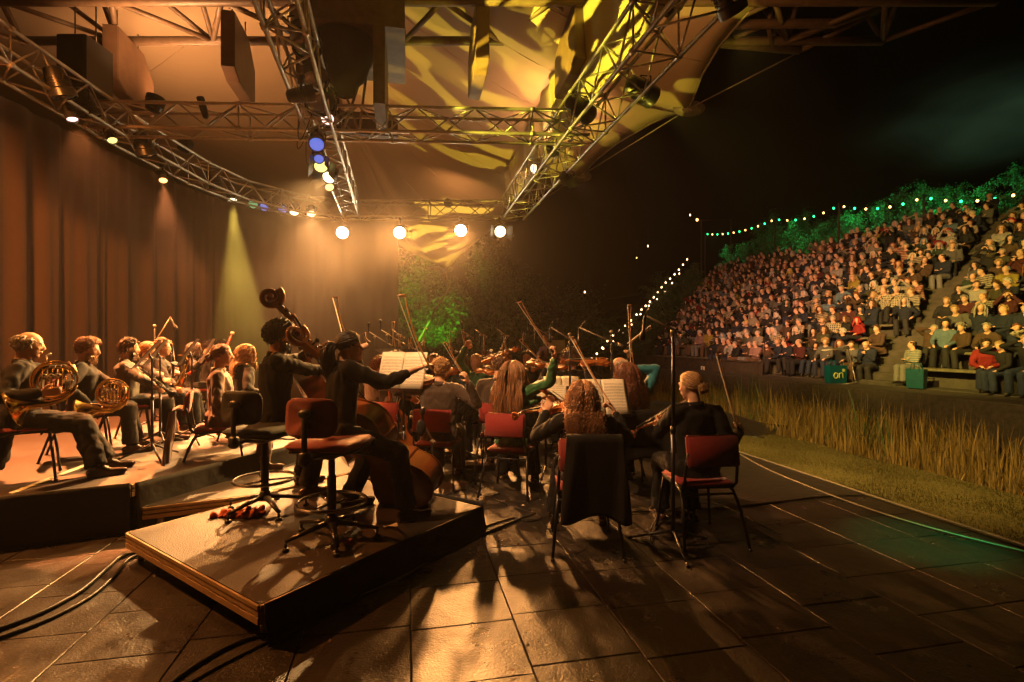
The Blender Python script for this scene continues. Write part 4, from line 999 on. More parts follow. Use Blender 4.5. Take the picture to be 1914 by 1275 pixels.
# valance cloth that hangs beside the right truss and catches the yellow light
mat('valance', (.50, .42, .22), .8, var=.1, scale=2, bump=.2, bscale=5)
v0, v1 = V((2.0, 3.0, 0)), V((-.25, 13.2, 0)); vd = (v1 - v0); vn = V((vd.y, -vd.x, 0)).normalized()
g = Geo(); g.grid(lambda a, b: v0 + vd * a + vn * (.03 * math.sin(a * 95) + .02 * math.sin(a * 41) + .10 * b + .0) + UP * (4.95 + (1.55 - .25 * a) * (1 - b)), 260, 8)
vl = obj('valance', g, MATS['valance']); tag(vl, 'long pleated valance cloth lit yellow above the right truss', 'valance cloth'); vl.modifiers.new('s', 'SOLIDIFY').thickness = .008

# ------------------------------------------------------------------ lamps
def lens_mat(nm, col, st): return mat(nm, (.8, .8, .8), .3, emit=col, estr=st)
lens_mat('lens_hot', (1, .78, .48), 120); lens_mat('lens_warm', (1, .62, .30), 5); lens_mat('lens_blue', (.08, .24, 1), .7); lens_mat('lens_green', (.15, .7, .3), .7); lens_mat('lens_yellow', (1, .85, .25), 1.6); lens_mat('lens_cream', (1, .82, .5), 3); lens_mat('lens_pink', (1, .6, .5), 3); lens_mat('lens_orange', (1, .42, .12), 4)
mat('lens_off', (.05, .05, .06), .08, coat=1)
def lamp(kind, label, at_, aim, lens, r=.11, L=.30, top=TZ - .2, barn=False, hot=None, size=40, color=(1, .6, .28), power=0, doors=2, gobo=None, blend=.4, yk=True, srad=.05):
    at_, aim = V(at_), V(aim); d = (aim - at_).normalized(); e = empty(kind, at_, label, 'stage lamp', 'stage lamps on the trusses')
    g = Geo(); g.lathe([(r * .45, -L), (r * .8, -L * .92), (r * .95, -L * .6), (r * .95, -L * .25), (r * 1.08, -L * .2), (r * 1.08, .015), (r * .98, .016), (r * .98, -.01), (r * .1, -.012)], (0, 0, 0), d, 20)
    for q in range(4): g.lathe([(r * .99, -L * (.3 + q * .09)), (r * 1.03, -L * (.305 + q * .09)), (r * 1.03, -L * (.33 + q * .09)), (r * .99, -L * (.335 + q * .09))], (0, 0, 0), d, 20, cap=False)
    hs = obj('housing', g, MATS['black_paint'], e, sharp=40)
    g = Geo(); g.lathe([(r * .94, -.004), (r * .85, .006), (r * .5, .016), (.002, .02)], (0, 0, 0), d, 20, cap=False); obj('lens', g, MATS[lens], e)
    x, y, _ = basis(d); c = -d * (L * .45)
    if yk:
        g = Geo(); k = max(.12, (top - at_.z)); g.tube([c + x * (r * 1.12), c + x * (r * 1.2) + UP * r * .8, c + UP * (r * 1.45), c - x * (r * 1.2) + UP * r * .8, c - x * (r * 1.12)], .010, 6); g.tube([c + UP * r * 1.4, V((c.x, c.y, k))], .012, 6); g.box(V((c.x, c.y, k)), (.06, .06, .10)); obj('yoke', g, MATS['black_paint'], e)
    if kind == 'assumed_uplight':
        g = Geo(); g.box((0, 0, -at_.z + .035), (.30, .26, .07), bev=.015); g.tube([V((-.13, 0, -at_.z + .06)), V((-.15, 0, -.05)), V((-.13, 0, 0))], .014, 8); g.tube([V((.13, 0, -at_.z + .06)), V((.15, 0, -.05)), V((.13, 0, 0))], .014, 8); obj('base', g, MATS['black_paint'], e)
    if barn:
        for q in range(doors):
            a = q * PI if doors == 2 else q * PI / 2; u = (x * math.cos(a) + y * math.sin(a)); t = (y * math.cos(a) - x * math.sin(a)); p = u * r * 1.1 + d * .02; op = (u * .55 + d).normalized()
            g = Geo(); g.prism([p - t * r, p + t * r, p + t * r * 1.25 + op * r * 1.5, p - t * r * 1.25 + op * r * 1.5], (0, 0, 0), op.cross(t) * .004); obj('barn_door', g, MATS['black_paint'], hs, smooth=False)
    if power:
        s = spot('spot', at_ + d * .10, aim, power, color, size, blend, srad, gobo=gobo); s.parent = e; s.location = d * .10
    return e
WARM = (1, .40, .10)
for q, (u, v) in enumerate(((640, 435), (747, 435), (861, 431), (935, 433))):
    p = W(u, v, 12.35); aim = [V((-2.3, 2.4, .3)), V((-1.4, 2.2, .3)), V((-.5, 2.2, .3)), V((1.6, 2.4, .3))][q]
    lamp('fresnel_lamp', ['leftmost of the four glaring white lamps under the rear truss', 'second glaring white lamp from the left under the rear truss', 'glaring white lamp under the rear truss, next to the last', 'dimmer barn door lamp at the right end of the rear truss'][q], p, aim, 'lens_hot' if q < 3 else 'lens_cream', .145, .34, barn=q == 3, power=(P_BACK if q < 3 else P_BACK * .2), color=WARM, size=50, blend=.6, srad=.07)
# lamps on the left curve
L_ = [(135, 222, 6.6, 'lens_pink', V((-4.2, 6.5, 0)), 'pinkish lamp high on the left truss beside the picture edge'), (305, 337, 8.7, 'lens_orange', V((-4.2, 6.6, .4)), 'orange beam lamp on the left truss above the curtain'), (210, 262, 7.4, 'lens_yellow', V((-3, 6, 0)), 'small yellow lamp at the corner of the left and cross trusses'),
      (434, 373, 11.0, 'lens_cream', V((-5.4, 10.4, 0)), 'cream lamp throwing a yellow beam on the curtain'), (473, 382, 11.5, 'lens_green', V((-3, 5, 0)), 'green tinted lamp on the curved truss'), (494, 387, 11.7, 'lens_blue', V((-3, 5, 0)), 'blue lamp beside the green tinted lamp'), (528, 392, 12.0, 'lens_blue', V((-2, 5, 0)), 'small blue lamp next to the warm pair on the rear curve'),
      (550, 397, 12.1, 'lens_warm', V((-4, 9, 0)), 'warm lamp left of the pair on the rear curve'), (582, 400, 12.3, 'lens_warm', V((-3.5, 9, 0)), 'warm lamp right of the pair on the rear curve')]
for u, v, Y, lm, aim, lb in L_:
    pw, colr, sz = 0, WARM, 30
    if u == 135: pw, colr, sz = P_WASH * 2.2, (1, .28, .07), 70
    if u == 305: pw, colr, sz = P_WASH * 4, (1, .30, .09), 26
    if u == 434: pw, colr, sz = P_BEAM, (1, .68, .10), 24
    if u == 582: pw, colr, sz = P_WASH * .5, (1, .45, .15), 60
    lamp('par_lamp', lb, W(u, v, Y), aim, lm, .10 if Y > 9 else .065, .28, power=pw, color=colr, size=sz)
# assumed washes: one low on the left truss near us, three on top of the trusses throwing up at the membrane
lamp('par_lamp', 'assumed orange wash lamp on the left truss just past the picture edge', V((-5.35, 3.7, 4.45)), V((-2.7, 1.8, .0)), 'lens_orange', .11, .3, power=P_LEFT * 1.6, color=(1, .32, .06), size=78, blend=.9)
lamp('par_lamp', 'assumed orange lamp washing the near end of the curtain', V((-5.0, 2.6, 4.6)), V((-6.9, 6.2, 2.6)), 'lens_orange', .10, .28, power=P_LEFT * 4.5, color=(1, .28, .05), size=80, blend=.8)  # out of view, assumed from the orange on the near curtain
lamp('added_flood_lamp', 'assumed orange flood lamp on top of the cross truss', V((-5.25, 7.5, 5.1)), V((-4.6, 8.2, 9)), 'lens_orange', .12, .2, top=5.0, power=P_ROOF, color=(1, .47, .18), size=165, blend=.9, yk=False, srad=.2)
lamp('added_flood_lamp', 'assumed orange flood lamp on top of the right truss', V((.75, 9.4, 5.15)), V((.2, 10.5, 9)), 'lens_orange', .12, .2, top=5.0, power=P_ROOF * .8, color=(1, .47, .18), size=165, blend=.9, yk=False, srad=.2)
lamp('added_flood_lamp', 'assumed orange flood lamp on top of the left truss', V((-5.9, 9.2, 5.15)), V((-5.4, 10.2, 9)), 'lens_orange', .12, .2, top=5.0, power=P_ROOF * .8, color=(1, .45, .17), size=165, blend=.9, yk=False, srad=.2)
lamp('added_flood_lamp', 'assumed orange flood lamp on top of the right truss above the turf', V((1.75, 5.6, 5.25)), V((2.6, 7.2, 8)), 'lens_orange', .10, .18, top=5.0, power=P_ROOF * .3, color=(1, .43, .13), size=160, blend=.9, yk=False, srad=.15)  # unseen flood, assumed for the right side of the membrane
lamp('assumed_uplight', 'assumed yellow floor lamp behind the rear truss under the canopy tip', V((-2.4, 15.6, .3)), V((-1.7, 17.8, 5.2)), 'lens_yellow', .12, .26, power=P_GOBO * .9, color=(1, .72, .10), size=60, gobo=3.0, blend=.4, yk=False, srad=.02)  # no lamp seen here; assumed for the yellow on the canopy tip
lamp('added_flood_lamp', 'assumed orange flood lamp on the rear truss facing the canopy tip', V((-1.6, 12.75, 5.0)), V((-1.8, 17.5, 5.4)), 'lens_orange', .10, .18, power=P_ROOF * .35, color=(1, .45, .16), size=110, blend=.9, yk=False, srad=.1)  # assumed source for the warm light on the canopy tip
lamp('moving_head', 'assumed yellow patterned lamp on the middle truss aimed at the valance', V((-2.35, 6.0, 4.45)), V((1.3, 7.3, 5.75)), 'lens_yellow', .09, .3, power=P_GOBO * 1.4, color=(1, .82, .07), size=58, gobo=3.4, blend=.3, srad=.02)  # assumed source of the yellow pattern on the valance
lamp('profile_lamp', 'added fill lamp on the near end of the middle truss, aimed at the violins', V((-1.95, 3.1, 4.5)), V((.2, 5.0, .9)), 'lens_warm', .10, .34, power=P_FILL, color=(1, .50, .20), size=54, blend=.9)  # fill light added out of view to brighten the central players
# lamps on the middle truss
M_ = [(612, 222, 7.2, 'lens_pink', 'led lamp with pink cells under the middle truss crossing', .09), (592, 270, 7.3, 'lens_blue', 'large blue gel lamp on the middle truss', .105), (596, 297, 7.9, 'lens_blue', 'blue lamp seen edge on below the large blue gel lamp', .075), (600, 311, 8.3, 'lens_yellow', 'pale yellow lamp on the middle truss', .11), (614, 332, 8.9, 'lens_cream', 'cream lamp with barn doors on the middle truss', .11), (616, 350, 9.6, 'lens_orange', 'lowest lamp of the row on the middle truss', .08), (663, 378, 12.2, 'lens_cream', 'small lamp at the foot of the middle truss by the rear truss', .07)]
for i, (u, v, Y, lm, lb, r) in enumerate(M_):
    lamp('par_lamp', lb, W(u, v, Y), V((-3.7, 5.2, 1.3)) if i == 4 else W(u, v, Y) + V((.5 + .1 * i, -1.5, -1.6)), lm, r, .3, barn=i in (2, 3, 4), doors=2, power=P_FRONT if i == 4 else 0, color=(1, .50, .16), size=50, blend=.8)
# lamps on the right truss: lighting the audience and the players
lamp('profile_lamp', 'bright lamp on the far part of the right truss', W(999, 316, 10.2), V((-3.6, 4.9, 1.2)), 'lens_cream', .10, .34, power=P_FRONT * 1.3, color=(1, .50, .14), size=42, blend=.8)
lamp('profile_lamp', 'dark lamp on the right truss aimed at the audience, nearer the cross truss', W(1100, 215, 7.4), S(14.6, 14.3, 2.5), 'lens_off', .13, .45, power=P_AUD, color=(1, .46, .2), size=44, blend=1)
lamp('profile_lamp', 'dark lamp hanging outside the right truss', V((1.75, 6.4, 4.6)), S(10.3, 14.2, 2.4), 'lens_off', .13, .4, power=P_AUDY, color=(1, .68, .12), size=46, blend=1)
lamp('profile_lamp', 'small dark lamp under the far part of the right truss', V((1.1, 9.3, 4.45)), S(20, 15.5, 3.2), 'lens_off', .11, .35, power=P_AUD * .55, color=(1, .45, .24), size=50, blend=1)
lamp('profile_lamp', 'black lamp above the turf strip on the right truss', V((2.0, 4.6, 4.5)), S(6.2, 7.0, 0), 'lens_off', .12, .35, power=P_REED, color=(1, .62, .15), size=85, blend=.8)
# assumed uplights standing behind the players, throwing pierced yellow light up into the roof
assumed_uplights = [(V((-.6, 9.8, .32)), V((-.9, 10.7, 6.6)), 'assumed yellow lamp standing on the floor behind the second violins', P_GOBO, 60), (V((1.6, 6.9, .32)), V((1.0, 8.2, 6)), 'assumed yellow lamp on the floor under the right truss', P_GOBO, 62)]  # unseen lamps, inferred from the yellow patches on the canopy
for p, aim, lb, pw, sz in assumed_uplights: lamp('assumed_uplight', lb, p, aim, 'lens_yellow', .12, .26, top=p.z - .1, power=pw * .45 if p.x < 0 else pw * .3, color=(1, .80, .07), size=sz, gobo=3.6, blend=.3, yk=False, srad=.02)
# hanging moving heads seen as black shapes on the middle truss
for i, (u, v, Y, rr, LL) in enumerate(((574, 88, 5.9, .16, .42), (590, 150, 6.4, .15, .40), (600, 195, 6.9, .20, .24))):
    lamp('moving_head', ['upper black moving head clamped on the middle truss', 'black moving head in the middle of the three on the middle truss', 'broad black moving head above the cross truss'][i], W(u, v, Y), W(u, v, Y) + V((.3, -.3, -1)), 'lens_off', rr, LL, top=W(u, v, Y).z + .25)
for i, (u, v, Y) in enumerate(((168, 215, 6.9), (275, 290, 7.9), (120, 180, 6.3), (405, 350, 10.4))):
    lamp('moving_head', ['black moving head beside the cross truss corner', 'black moving head on the left truss above the curtain', 'black moving head nearest the left picture edge', 'black moving head at the bend of the curved truss'][i], W(u, v, Y), W(u, v, Y) + V((.2, .3, -1)), 'lens_off', .13, .34)
lamp('profile_lamp', 'dark slim lamp standing up on the cross truss', W(375, 185, 7.5), W(365, 150, 7.5), 'lens_off', .05, .3, yk=False)
e = empty('loudspeaker', W(160, 130, 7.3), 'black loudspeaker cabinet hanging beside the leftmost panel', 'loudspeaker'); g = Geo(); g.box((0, 0, 0), (.42, .5, .75), bev=.02); obj('cabinet', g, MATS['black_paint'], e, smooth=False); g = Geo(); g.box((0, -.256, 0), (.36, .012, .68)); obj('grille', g, MATS['steel_dark'], e, smooth=False)
for sx in (-.15, .15): obj('hanger', Geo().tube([(sx, 0, .37), (sx, 0, .9)], .01, 6), MATS['steel_dark'], e)
# cables looping below the middle truss
for i, (u, v, Y, dx, dz) in enumerate(((560, 262, 7.2, .25, .5), (573, 315, 8.1, .3, .45), (560, 300, 7.8, .2, .35))):
    a = W(u, v, Y); g = Geo(); g.tube([(dx * t - .12 * math.sin(PI * t), 0, .6 - dz * math.sin(PI * t) * 1.2) for t in [q / 14 for q in range(15)]], .007, 6)
    o = obj('cable', g, MATS['black_plastic'], loc=a); tag(o, ['slack black cable loop below the large blue gel lamp', 'slack black cable loop beside the pale yellow lamp', 'short cable loop at the middle truss crossing'][i], 'cable')
# ------------------------------------------------------------------ chairs, players, instruments
def seat_yaw(yaw): return yaw
def under(p, yaw, who, back=.0, z=0): 
    a = R(yaw); f = V((-math.sin(a), math.cos(a), 0)); q = V(p) - f * back; return chair(V((q.x, q.y, z)), yaw, who)
def gz(u, Y, z=0): return V(((u - CX) / F * Y, Y, z))
D = lambda **k: k
# --- first desk: the four seated players in front of us
p = gz(1302, 3.95); chair(p - V((0, .02, 0)), 6, 'red padded chair under the blonde violist at the right, its backrest fully visible')
b, J = person('woman in black with blond hair tied low, seated at right with her back to us', p, 6, False, .53, .05, head=(28, -4), L=W(1237, 792, 4.35), Rr=W(1381, 806, 4.02), hair='bun', hairc='hair_blond', hn=900, vox=.008, seed=1, Rp=(-.5, .6, -.4), Lp=(.3, .2, .9), top='black_cloth', wid=.003, Rc=1.1, reach=.40)
inst(VIOLA, 'viola', W(1296, 752, 4.25), W(1212, 799, 4.52), (-.15, -.35, 1), 'dark viola held by the blonde woman seated at right', .41, 'violas')
bow(W(1383, 808, 4.0), W(1342, 660, 4.05), 'bow held upright by the blonde woman seated at right', (-1, -.25, 0), 1.25)
p = gz(1090, 3.82); chair(p - V((0, .03, 0)), -2, 'red padded chair of the curly haired woman, a black coat over its back')
person('woman in black with long frizzy ginger blond hair, her back to us in the centre', p, -2, False, .47, .05, head=(0, 2), L=W(1020, 770, 4.15), Rr=W(1150, 775, 4.12), hair='curlylong', hairc='hair_frizz', hlen=.29, hn=1700, vox=.008, seed=2, Rp=(-1, .3, 0), Lp=(.2, -.4, .9), wid=.0026, Rc=1.0, bot='black_cloth', stance=.2, long_top=.03)
inst(VIOLIN, 'violin', W(1083, 752, 4.2), W(997, 773, 4.32), (0, -.3, 1), 'violin held low by the frizzy haired woman in the centre', .355, 'violins')
bow(W(1146, 765, 4.12), W(1068, 627, 4.35), 'dark bow raised by the frizzy haired woman in the centre', (-1, -.2, .4), 1.2)
p = gz(956, 5.1); chair(p - V((0, .03, 0)), -16, 'red padded chair under the woman in the green satin blouse')
person('woman in green satin blouse with very long straight hair, bow arm raised', p, -10, False, .58, .03, twist=-10, head=(-8, 3), L=W(1010, 745, 5.05), Rr=W(1036, 672, 4.85), top='green_satin', hair='long', hairc='hair_sand', hlen=.45, hn=1700, vox=.009, seed=3, Rp=(-1, .3, 0), poleR=V((.9, -.1, -.6)), wid=.0026, Rc=1.0, stance=.18)
inst(VIOLIN, 'violin', W(1002, 720, 5.0), W(1060, 760, 5.25), (.1, -.3, 1), 'violin of the woman in green, resting against her', .355, 'violins')
bow(W(1036, 660, 4.83), W(970, 562, 4.75), 'long bow raised high by the woman in green', (-1, -.3, -.5), 1.35)
p = gz(1178, 5.15); chair(p - V((0, .03, 0)), 8, 'red chair with a black coat on its back under the woman in teal')
person('woman in teal knit top with long dark curly hair', p, 8, False, .56, .04, head=(20, 0), L=W(1120, 745, 5.5), Rr=W(1183, 690, 5.2), top='teal_knit', hair='curlylong', hairc='hair_red', hlen=.36, hn=1400, vox=.010, seed=4, Rp=(-1, .2, 0), poleR=V((1, 0, -.7)), wid=.003, Rc=1.0)
bow(W(1183, 686, 5.2), W(1177, 567, 5.2), 'bow held straight up by the woman in teal', (-1, 0, 0), 1.3)
# black coats over two chair backs
def coat(p, yaw, label, w=.46, h=.62, m='black_cloth', z=.84):
    a = R(yaw); f = V((-math.sin(a), math.cos(a), 0)); r = V((math.cos(a), math.sin(a), 0)); rg = np.random.RandomState(int(abs(p[0] * 50)) + 3)
    g = Geo(); base = V(p) - f * .285 + UP * z
    def fn(s, t):
        x = (s - .5) * w * (1 + .25 * t); y = -.035 + .022 * math.sin(s * 12 + 2.5 * math.sin(s * 5 + t) + 2 * t) * (t + .2) - .05 * t
        if t < .12: k = t / .12; return base + r * x + f * (.05 - .085 * k) + UP * (.012 * math.sin(PI * k))
        return base + r * x + f * y - UP * (h * (t - .12) * (1 + .05 * math.sin(s * 7 + 1)))
    g.grid(fn, 40, 24); o = obj('coat', g, MATS[m]); o.modifiers.new('s', 'SOLIDIFY').thickness = .012; tag(o, label, 'coat', None)
coat(gz(1102, 3.82), -2, 'black coat draped over the chair of the frizzy haired woman', .38, .62)
coat(gz(1180, 5.12), 8, 'black coat hung over the chair of the woman in teal', .52, .50)
p = gz(820, 5.4); chair(p - V((0, .03, 0)), -8, 'red padded chair under the blond man in the brown suit')
person('blond man in brown suit seated with his back to us, bow hand raised', p, -6, True, .55, .05, head=(-6, 2), L=W(765, 742, 5.5), Rr=W(876, 716, 5.2), top='suit_brown', bot='suit_brown', hair='curly', hairc='hair_blond', hlen=.03, hn=1100, vox=.009, seed=5, Rp=(-1, .3, 0), poleR=V((.9, -.3, -.8)), poleL=V((-1, 0, -.4)), Rc=1.0, wid=.004, Rf=None)
inst(VIOLA, 'viola', W(800, 715, 5.35), W(760, 690, 5.75), (0, -.3, 1), 'viola of the blond man in the brown suit', .41, 'violas')
bow(W(882, 722, 5.2), W(830, 638, 5.25), 'bow held by the blond man in the brown suit', (-1, -.2, -.4), 1.25)
# --- the two bass players on the square platform
red_c = G(620, 1008, zb); blk_c = G(495, 955, zb)
high_chair(red_c, -10, True, 'red swivel stool chair of the woman playing double bass', MATS['steel_dark'], MATS['chrome'], .3, .64)
high_chair(blk_c, -14, False, 'black swivel stool chair of the man playing double bass', MATS['black_plastic'], MATS['chrome'], .7, .63)
p = V((red_c.x - .04, red_c.y + .25, zb))
person('woman in black with ponytail playing double bass, arm stretched to the music stand', p, -55, False, .66, .12, side=-.22, head=(4, -4), L=W(672, 660, 3.95), Rr=W(778, 690, 3.72), hair='ponytail', hairc='hair_dark', hlen=.22, hn=420, vox=.008, seed=6, Lf=V((p.x - .05, p.y + .42, zb + .09)), Rf=V((p.x + .46, p.y + .12, zb + .09)), bare=.30, glasses=True, Rp=(0, .2, -1), poleR=V((.2, -.5, -1)), Rc=.9, wid=.004, sc=1.0, stance=.2, belly=0)
inst(BASS, 'double bass', W(792, 935, 4.1), W(546, 640, 3.86), (.40, .88, .25), 'brown double bass leaning on the woman with the ponytail', 1.1, 'double basses')
bow(W(806, 700, 3.72), W(750, 548, 3.75), 'bass bow pointing up from the outstretched hand of the woman', (-1, -.3, -.3), 1.9)
p = V((blk_c.x - .10, blk_c.y + .34, zb))
person('man in black with dark curly hair playing double bass at the rear', p, -58, True, .70, .04, head=(-2, 0), L=W(600, 650, 4.85), Rr=W(655, 700, 4.8), top='black_cloth', hair='curly', hairc='hair_dark', hlen=.055, hn=800, vox=.009, seed=7, Lf=V((p.x + .08, p.y + .42, zb + .09)), Rf=V((p.x + .28, p.y + .05, zb + .09)), beard=(.03, .015, .01), wid=.005, sc=.98)
inst(BASS, 'double bass', V((-1.45, 4.72, .42)), W(505, 590, 4.45), (.85, .45, .25), 'reddish double bass of the curly haired man, its scroll rising highest', 1.1, 'double basses')
bow(W(650, 640, 4.9), W(627, 553, 4.9), 'bow standing up behind the ponytailed woman', (-1, 0, 0), 1.9)
# --- horns and woodwinds on the left platform
def floorz(x, z): return z
p = gz(38, 4.15, zl); chair(p, -52, 'red padded chair with red taped legs under the first horn player', sc=.94)
_, J1 = person('elderly man with thinning grey hair blowing a french horn', p, -50, True, .49, .02, sc=.93, head=(-2, -6), L=W(135, 690, 4.15), Rr=W(75, 735, 3.92), hair='bald', hairc='hair_grey', hlen=.05, hn=500, vox=.0075, seed=8, Lf=V((p.x + .44, p.y + .34, zl + .09)), Rf=V((p.x + .55, p.y + .10, zl + .09)), skin=(.66, .38, .25), wid=.004, top='black_cloth', Lp=(-.3, -.8, -.2), Rp=(-.5, .6, .2), jacket_len=.32, poleR=V((-.6, -.9, -.9)), smooth_top=3)
p = gz(152, 5.05, zl); chair(p, -55, 'red padded chair under the second horn player', sc=.92)
_, J2 = person('man with wavy sandy hair, glasses and beard holding a french horn in his lap', p, -55, True, .47, .02, sc=.88, head=(-6, -8), L=W(232, 728, 5.1), Rr=W(165, 755, 4.85), hair='curly', hairc='hair_sand', hlen=.035, hn=700, vox=.008, seed=9, beard=(.30, .2, .13), glasses=True, top='black_cloth', wid=.004, Lp=(-.3, -.8, 0), Rp=(-.2, .6, .5))
def horn(c, sx, label, nrm=(.25, -1, .1), bell=(-.8, -.5, -.6), k=1.0, mouth=None):
    e = empty('french_horn', c, label, 'french horn', 'french horns'); n_ = V(nrm).normalized(); x, y, _ = basis(n_); y = UP - n_ * n_.z; y.normalize(); x = y.cross(n_)
    P = lambda a, r, d=0: x * (math.cos(a) * r * k) + y * (math.sin(a) * r * k) + n_ * d
    g = Geo()
    g.tube([P(-.3 + t * 6.0 / 30, .152 - .0006 * t, -.010 + .0006 * t) for t in range(31)], [.006 + .0003 * t for t in range(31)], 8)
    g.tube([P(t * 2 * PI / 30, .125, .012) for t in range(31)], .006, 8); g.tube([P(.4 + t * 5 / 24, .102 + .004 * math.sin(t), -.008) for t in range(25)], .0058, 8)
    obj('tubing', g, MATS['brass'], e)
    g = Geo()
    for q in range(5):
        xx = -.065 + q * .032; g.tube([x * xx * k + y * .085 * k + n_ * .02, x * xx * k - y * .075 * k + n_ * .02, x * (xx + .013) * k - y * .088 * k + n_ * .02, x * (xx + .026) * k - y * .075 * k + n_ * .02, x * (xx + .026) * k + y * (.03 + .01 * (q % 2)) * k + n_ * .02], .0052, 6)
    obj('slides', g, MATS['brass'], e)
    for q in range(3):
        g = Geo(); g.lathe([(.004, -.026), (.017, -.024), (.017, .018), (.012, .024), (.003, .026)], x * (-.045 + .045 * q) * k + y * .03 + n_ * .03, n_, 14); g.tube([x * (-.045 + .045 * q) * k + y * .03 + n_ * .04, x * (-.01 + .035 * q) * k + y * .115 + n_ * .035], .0025, 5); obj('valve', g, MATS['nickel'], e)
    b = V(bell).normalized(); s0 = P(-.35, .15, -.01) * 1.0; g = Geo(); bx = -y * .16 * k - x * .02
    pts = [P(-.3, .158), P(-.75, .162), P(-1.15, .168), P(-1.55, .175) + b * .01, P(-1.8, .17) + b * .05, P(-1.8, .15) + b * .11, P(-1.8, .14) + b * .155, P(-1.8, .14) + b * .185, P(-1.8, .14) + b * .205, P(-1.8, .14) + b * .212]
    g.tube(pts, [.010, .013, .017, .022, .032, .046, .068, .095, .128, .145], 26, cap=False); ob = obj('bell', g, MATS['brass'], e); ob.modifiers.new('s', 'SOLIDIFY').thickness = .0015
    if mouth is not None:
        m = V(mouth) - V(c); g = Geo(); g.tube([P(1.9, .15), P(2.0, .2).lerp(m, .5), m], [.005, .0042, .0035], 8); g.lathe([(.0035, -.05), (.006, -.03), (.0115, -.004), (.0125, 0), (.009, .001)], m, (m - P(2.0, .2)).normalized(), 12); obj('mouthpiece', g, MATS['nickel'], e)
    return e
mo = J1['hc'] + J1['hf'] * .125 - UP * .055
horn(W(100, 710, 4.0), 1, 'gleaming french horn raised to the elderly player mouth', (.35, -1, .15), (-.75, -.55, -.35), 1.0, mo)
horn(W(209, 735, 4.85), 1, 'french horn resting in the lap of the bearded player', (.2, -1, .05), (-1, -.25, -.25), .92)
rows = [
 (243, 5.65, zl, -52, 'bearded young man in grey shirt with a clarinet', D(top='shirt_grey', hair='short', hairc='hair_brown', hlen=.06, beard=(.12, .06, .03), L=W(282, 712, 5.4), Rr=W(298, 728, 5.35)), 'short brown haired bearded man'),
 (279, 6.3, zl, -54, 'young woman with blond hair pinned up, face in profile on the left platform', D(male=False, hair='bun', hairc='hair_ginger', top='black_cloth', L=W(310, 705, 6.0), Rr=W(318, 718, 5.9)), ''),
 (306, 6.45, zl, -62, 'man with glasses holding a saxophone, collar open', D(hair='short', hairc='hair_ginger', hlen=.06, glasses=True, top='black_cloth', L=W(337, 700, 6.2), Rr=W(330, 725, 6.1)), ''),
 (368, 7.6, zl, -62, 'woman with long dark hair blowing a flute at the rear', D(male=False, hair='wavy', hairc='hair_dark', hlen=.34, top='black_cloth', L=W(405, 660, 7.4), Rr=W(385, 668, 7.3)), ''),
 (393, 8.4, zl, -58, 'balding man with glasses at the rear left', D(hair='short', hairc='hair_dark', hlen=.02, glasses=True, top='black_cloth'), ''),
 (419, 8.8, zl, -50, 'man half hidden behind a red bassoon', D(hair='short', hairc='hair_dark', hlen=.04, top='black_cloth', L=W(428, 665, 8.3), Rr=W(410, 700, 8.2)), ''),
]
for i, (u, Y, z, yw, who, kw, _x) in enumerate(rows):
    p = gz(u - 8, Y, z); chair(p, yw, 'red padded chair under the ' + ' '.join(who.split()[:7]), sc=.92); person(who, p, yw, hip=.47, sc=.88, lean=.0, hn=260, vox=.011, seed=20 + i, wid=.005, **kw)
# woodwind instruments
def reed(kind, a, b, matn, label, r0=.013, r1=.016, bell=.035, keys=True, cat=None):
    a, b = V(a), V(b); e = empty(kind, a, label, cat or kind, 'woodwind instruments'); d = (b - a); L = d.length; d.normalize(); x, y, _ = basis(d)
    g = Geo(); g.lathe([(.004, -.05), (.008, 0), (r0, .03), (r0, L * .3), (r0 * 1.2, L * .305), (r0 * 1.2, L * .33), (r0, L * .335), (r1, L * .85), (bell * .6, L * .93), (bell, L), (bell * .9, L), (r1 * .5, L * .9)], (0, 0, 0), d, 14, cap=False); obj('tube', g, MATS[matn], e)
    g = Geo()
    for q in range(11):
        t = .12 + q * .065; c = d * (L * t) + (x * math.cos(q * .7) + y * math.sin(q * .7)) * (r1 * 1.25); g.lathe([(.009, -.003), (.009, .003)], c, c - d * (L * t), 8); g.tube([c, c + d * L * .06], .0025, 5)
    for s in (.7, -.8): g.tube([d * L * .12 + x * r1 * 1.3 * s + y * r1 * .6, d * L * .82 + x * r1 * 1.3 * s + y * r1 * .6], .003, 5)
    obj('keywork', g, MATS['nickel'], e)
    return e
reed('clarinet', W(265, 690, 5.45), W(322, 738, 5.2), 'ebony', 'clarinet pointing down from the young bearded man')
reed('oboe', W(322, 650, 6.1), W(324, 706, 6.0), 'ebony', 'black woodwind held upright before the man with glasses', .012, .014, .02)
e = reed('saxophone', W(352, 676, 5.9), W(333, 722, 5.85), 'brass', 'brass saxophone with curved neck on the left platform', .014, .03, .055); g = Geo(); g.tube([(0, 0, 0), (-.03, 0, .05), (-.08, 0, .075), (-.15, .0, .07)], [.010, .010, .008, .006], 8); obj('crook', g, MATS['brass'], e)
e = reed('bassoon', W(433, 627, 8.1), W(402, 706, 7.9), 'rosewood', 'red bassoon with a white bell ring standing up at the rear left', .022, .026, .03); g = Geo(); g.lathe([(.026, -.06), (.030, -.055), (.030, -.03), (.024, -.025)], (0, 0, 0), (W(402, 706, 7.9) - W(433, 627, 8.1)).normalized(), 14); obj('bell_ring', g, MATS['bone'], e)
reed('bassoon', W(418, 648, 7.6), W(352, 700, 7.4), 'rosewood', 'second bassoon lying diagonally at the rear left', .022, .024, .028)
reed('flute', W(388, 659, 7.35), W(410, 656, 7.3), 'nickel', 'silver flute at the lips of the long haired woman', .009, .009, .009)
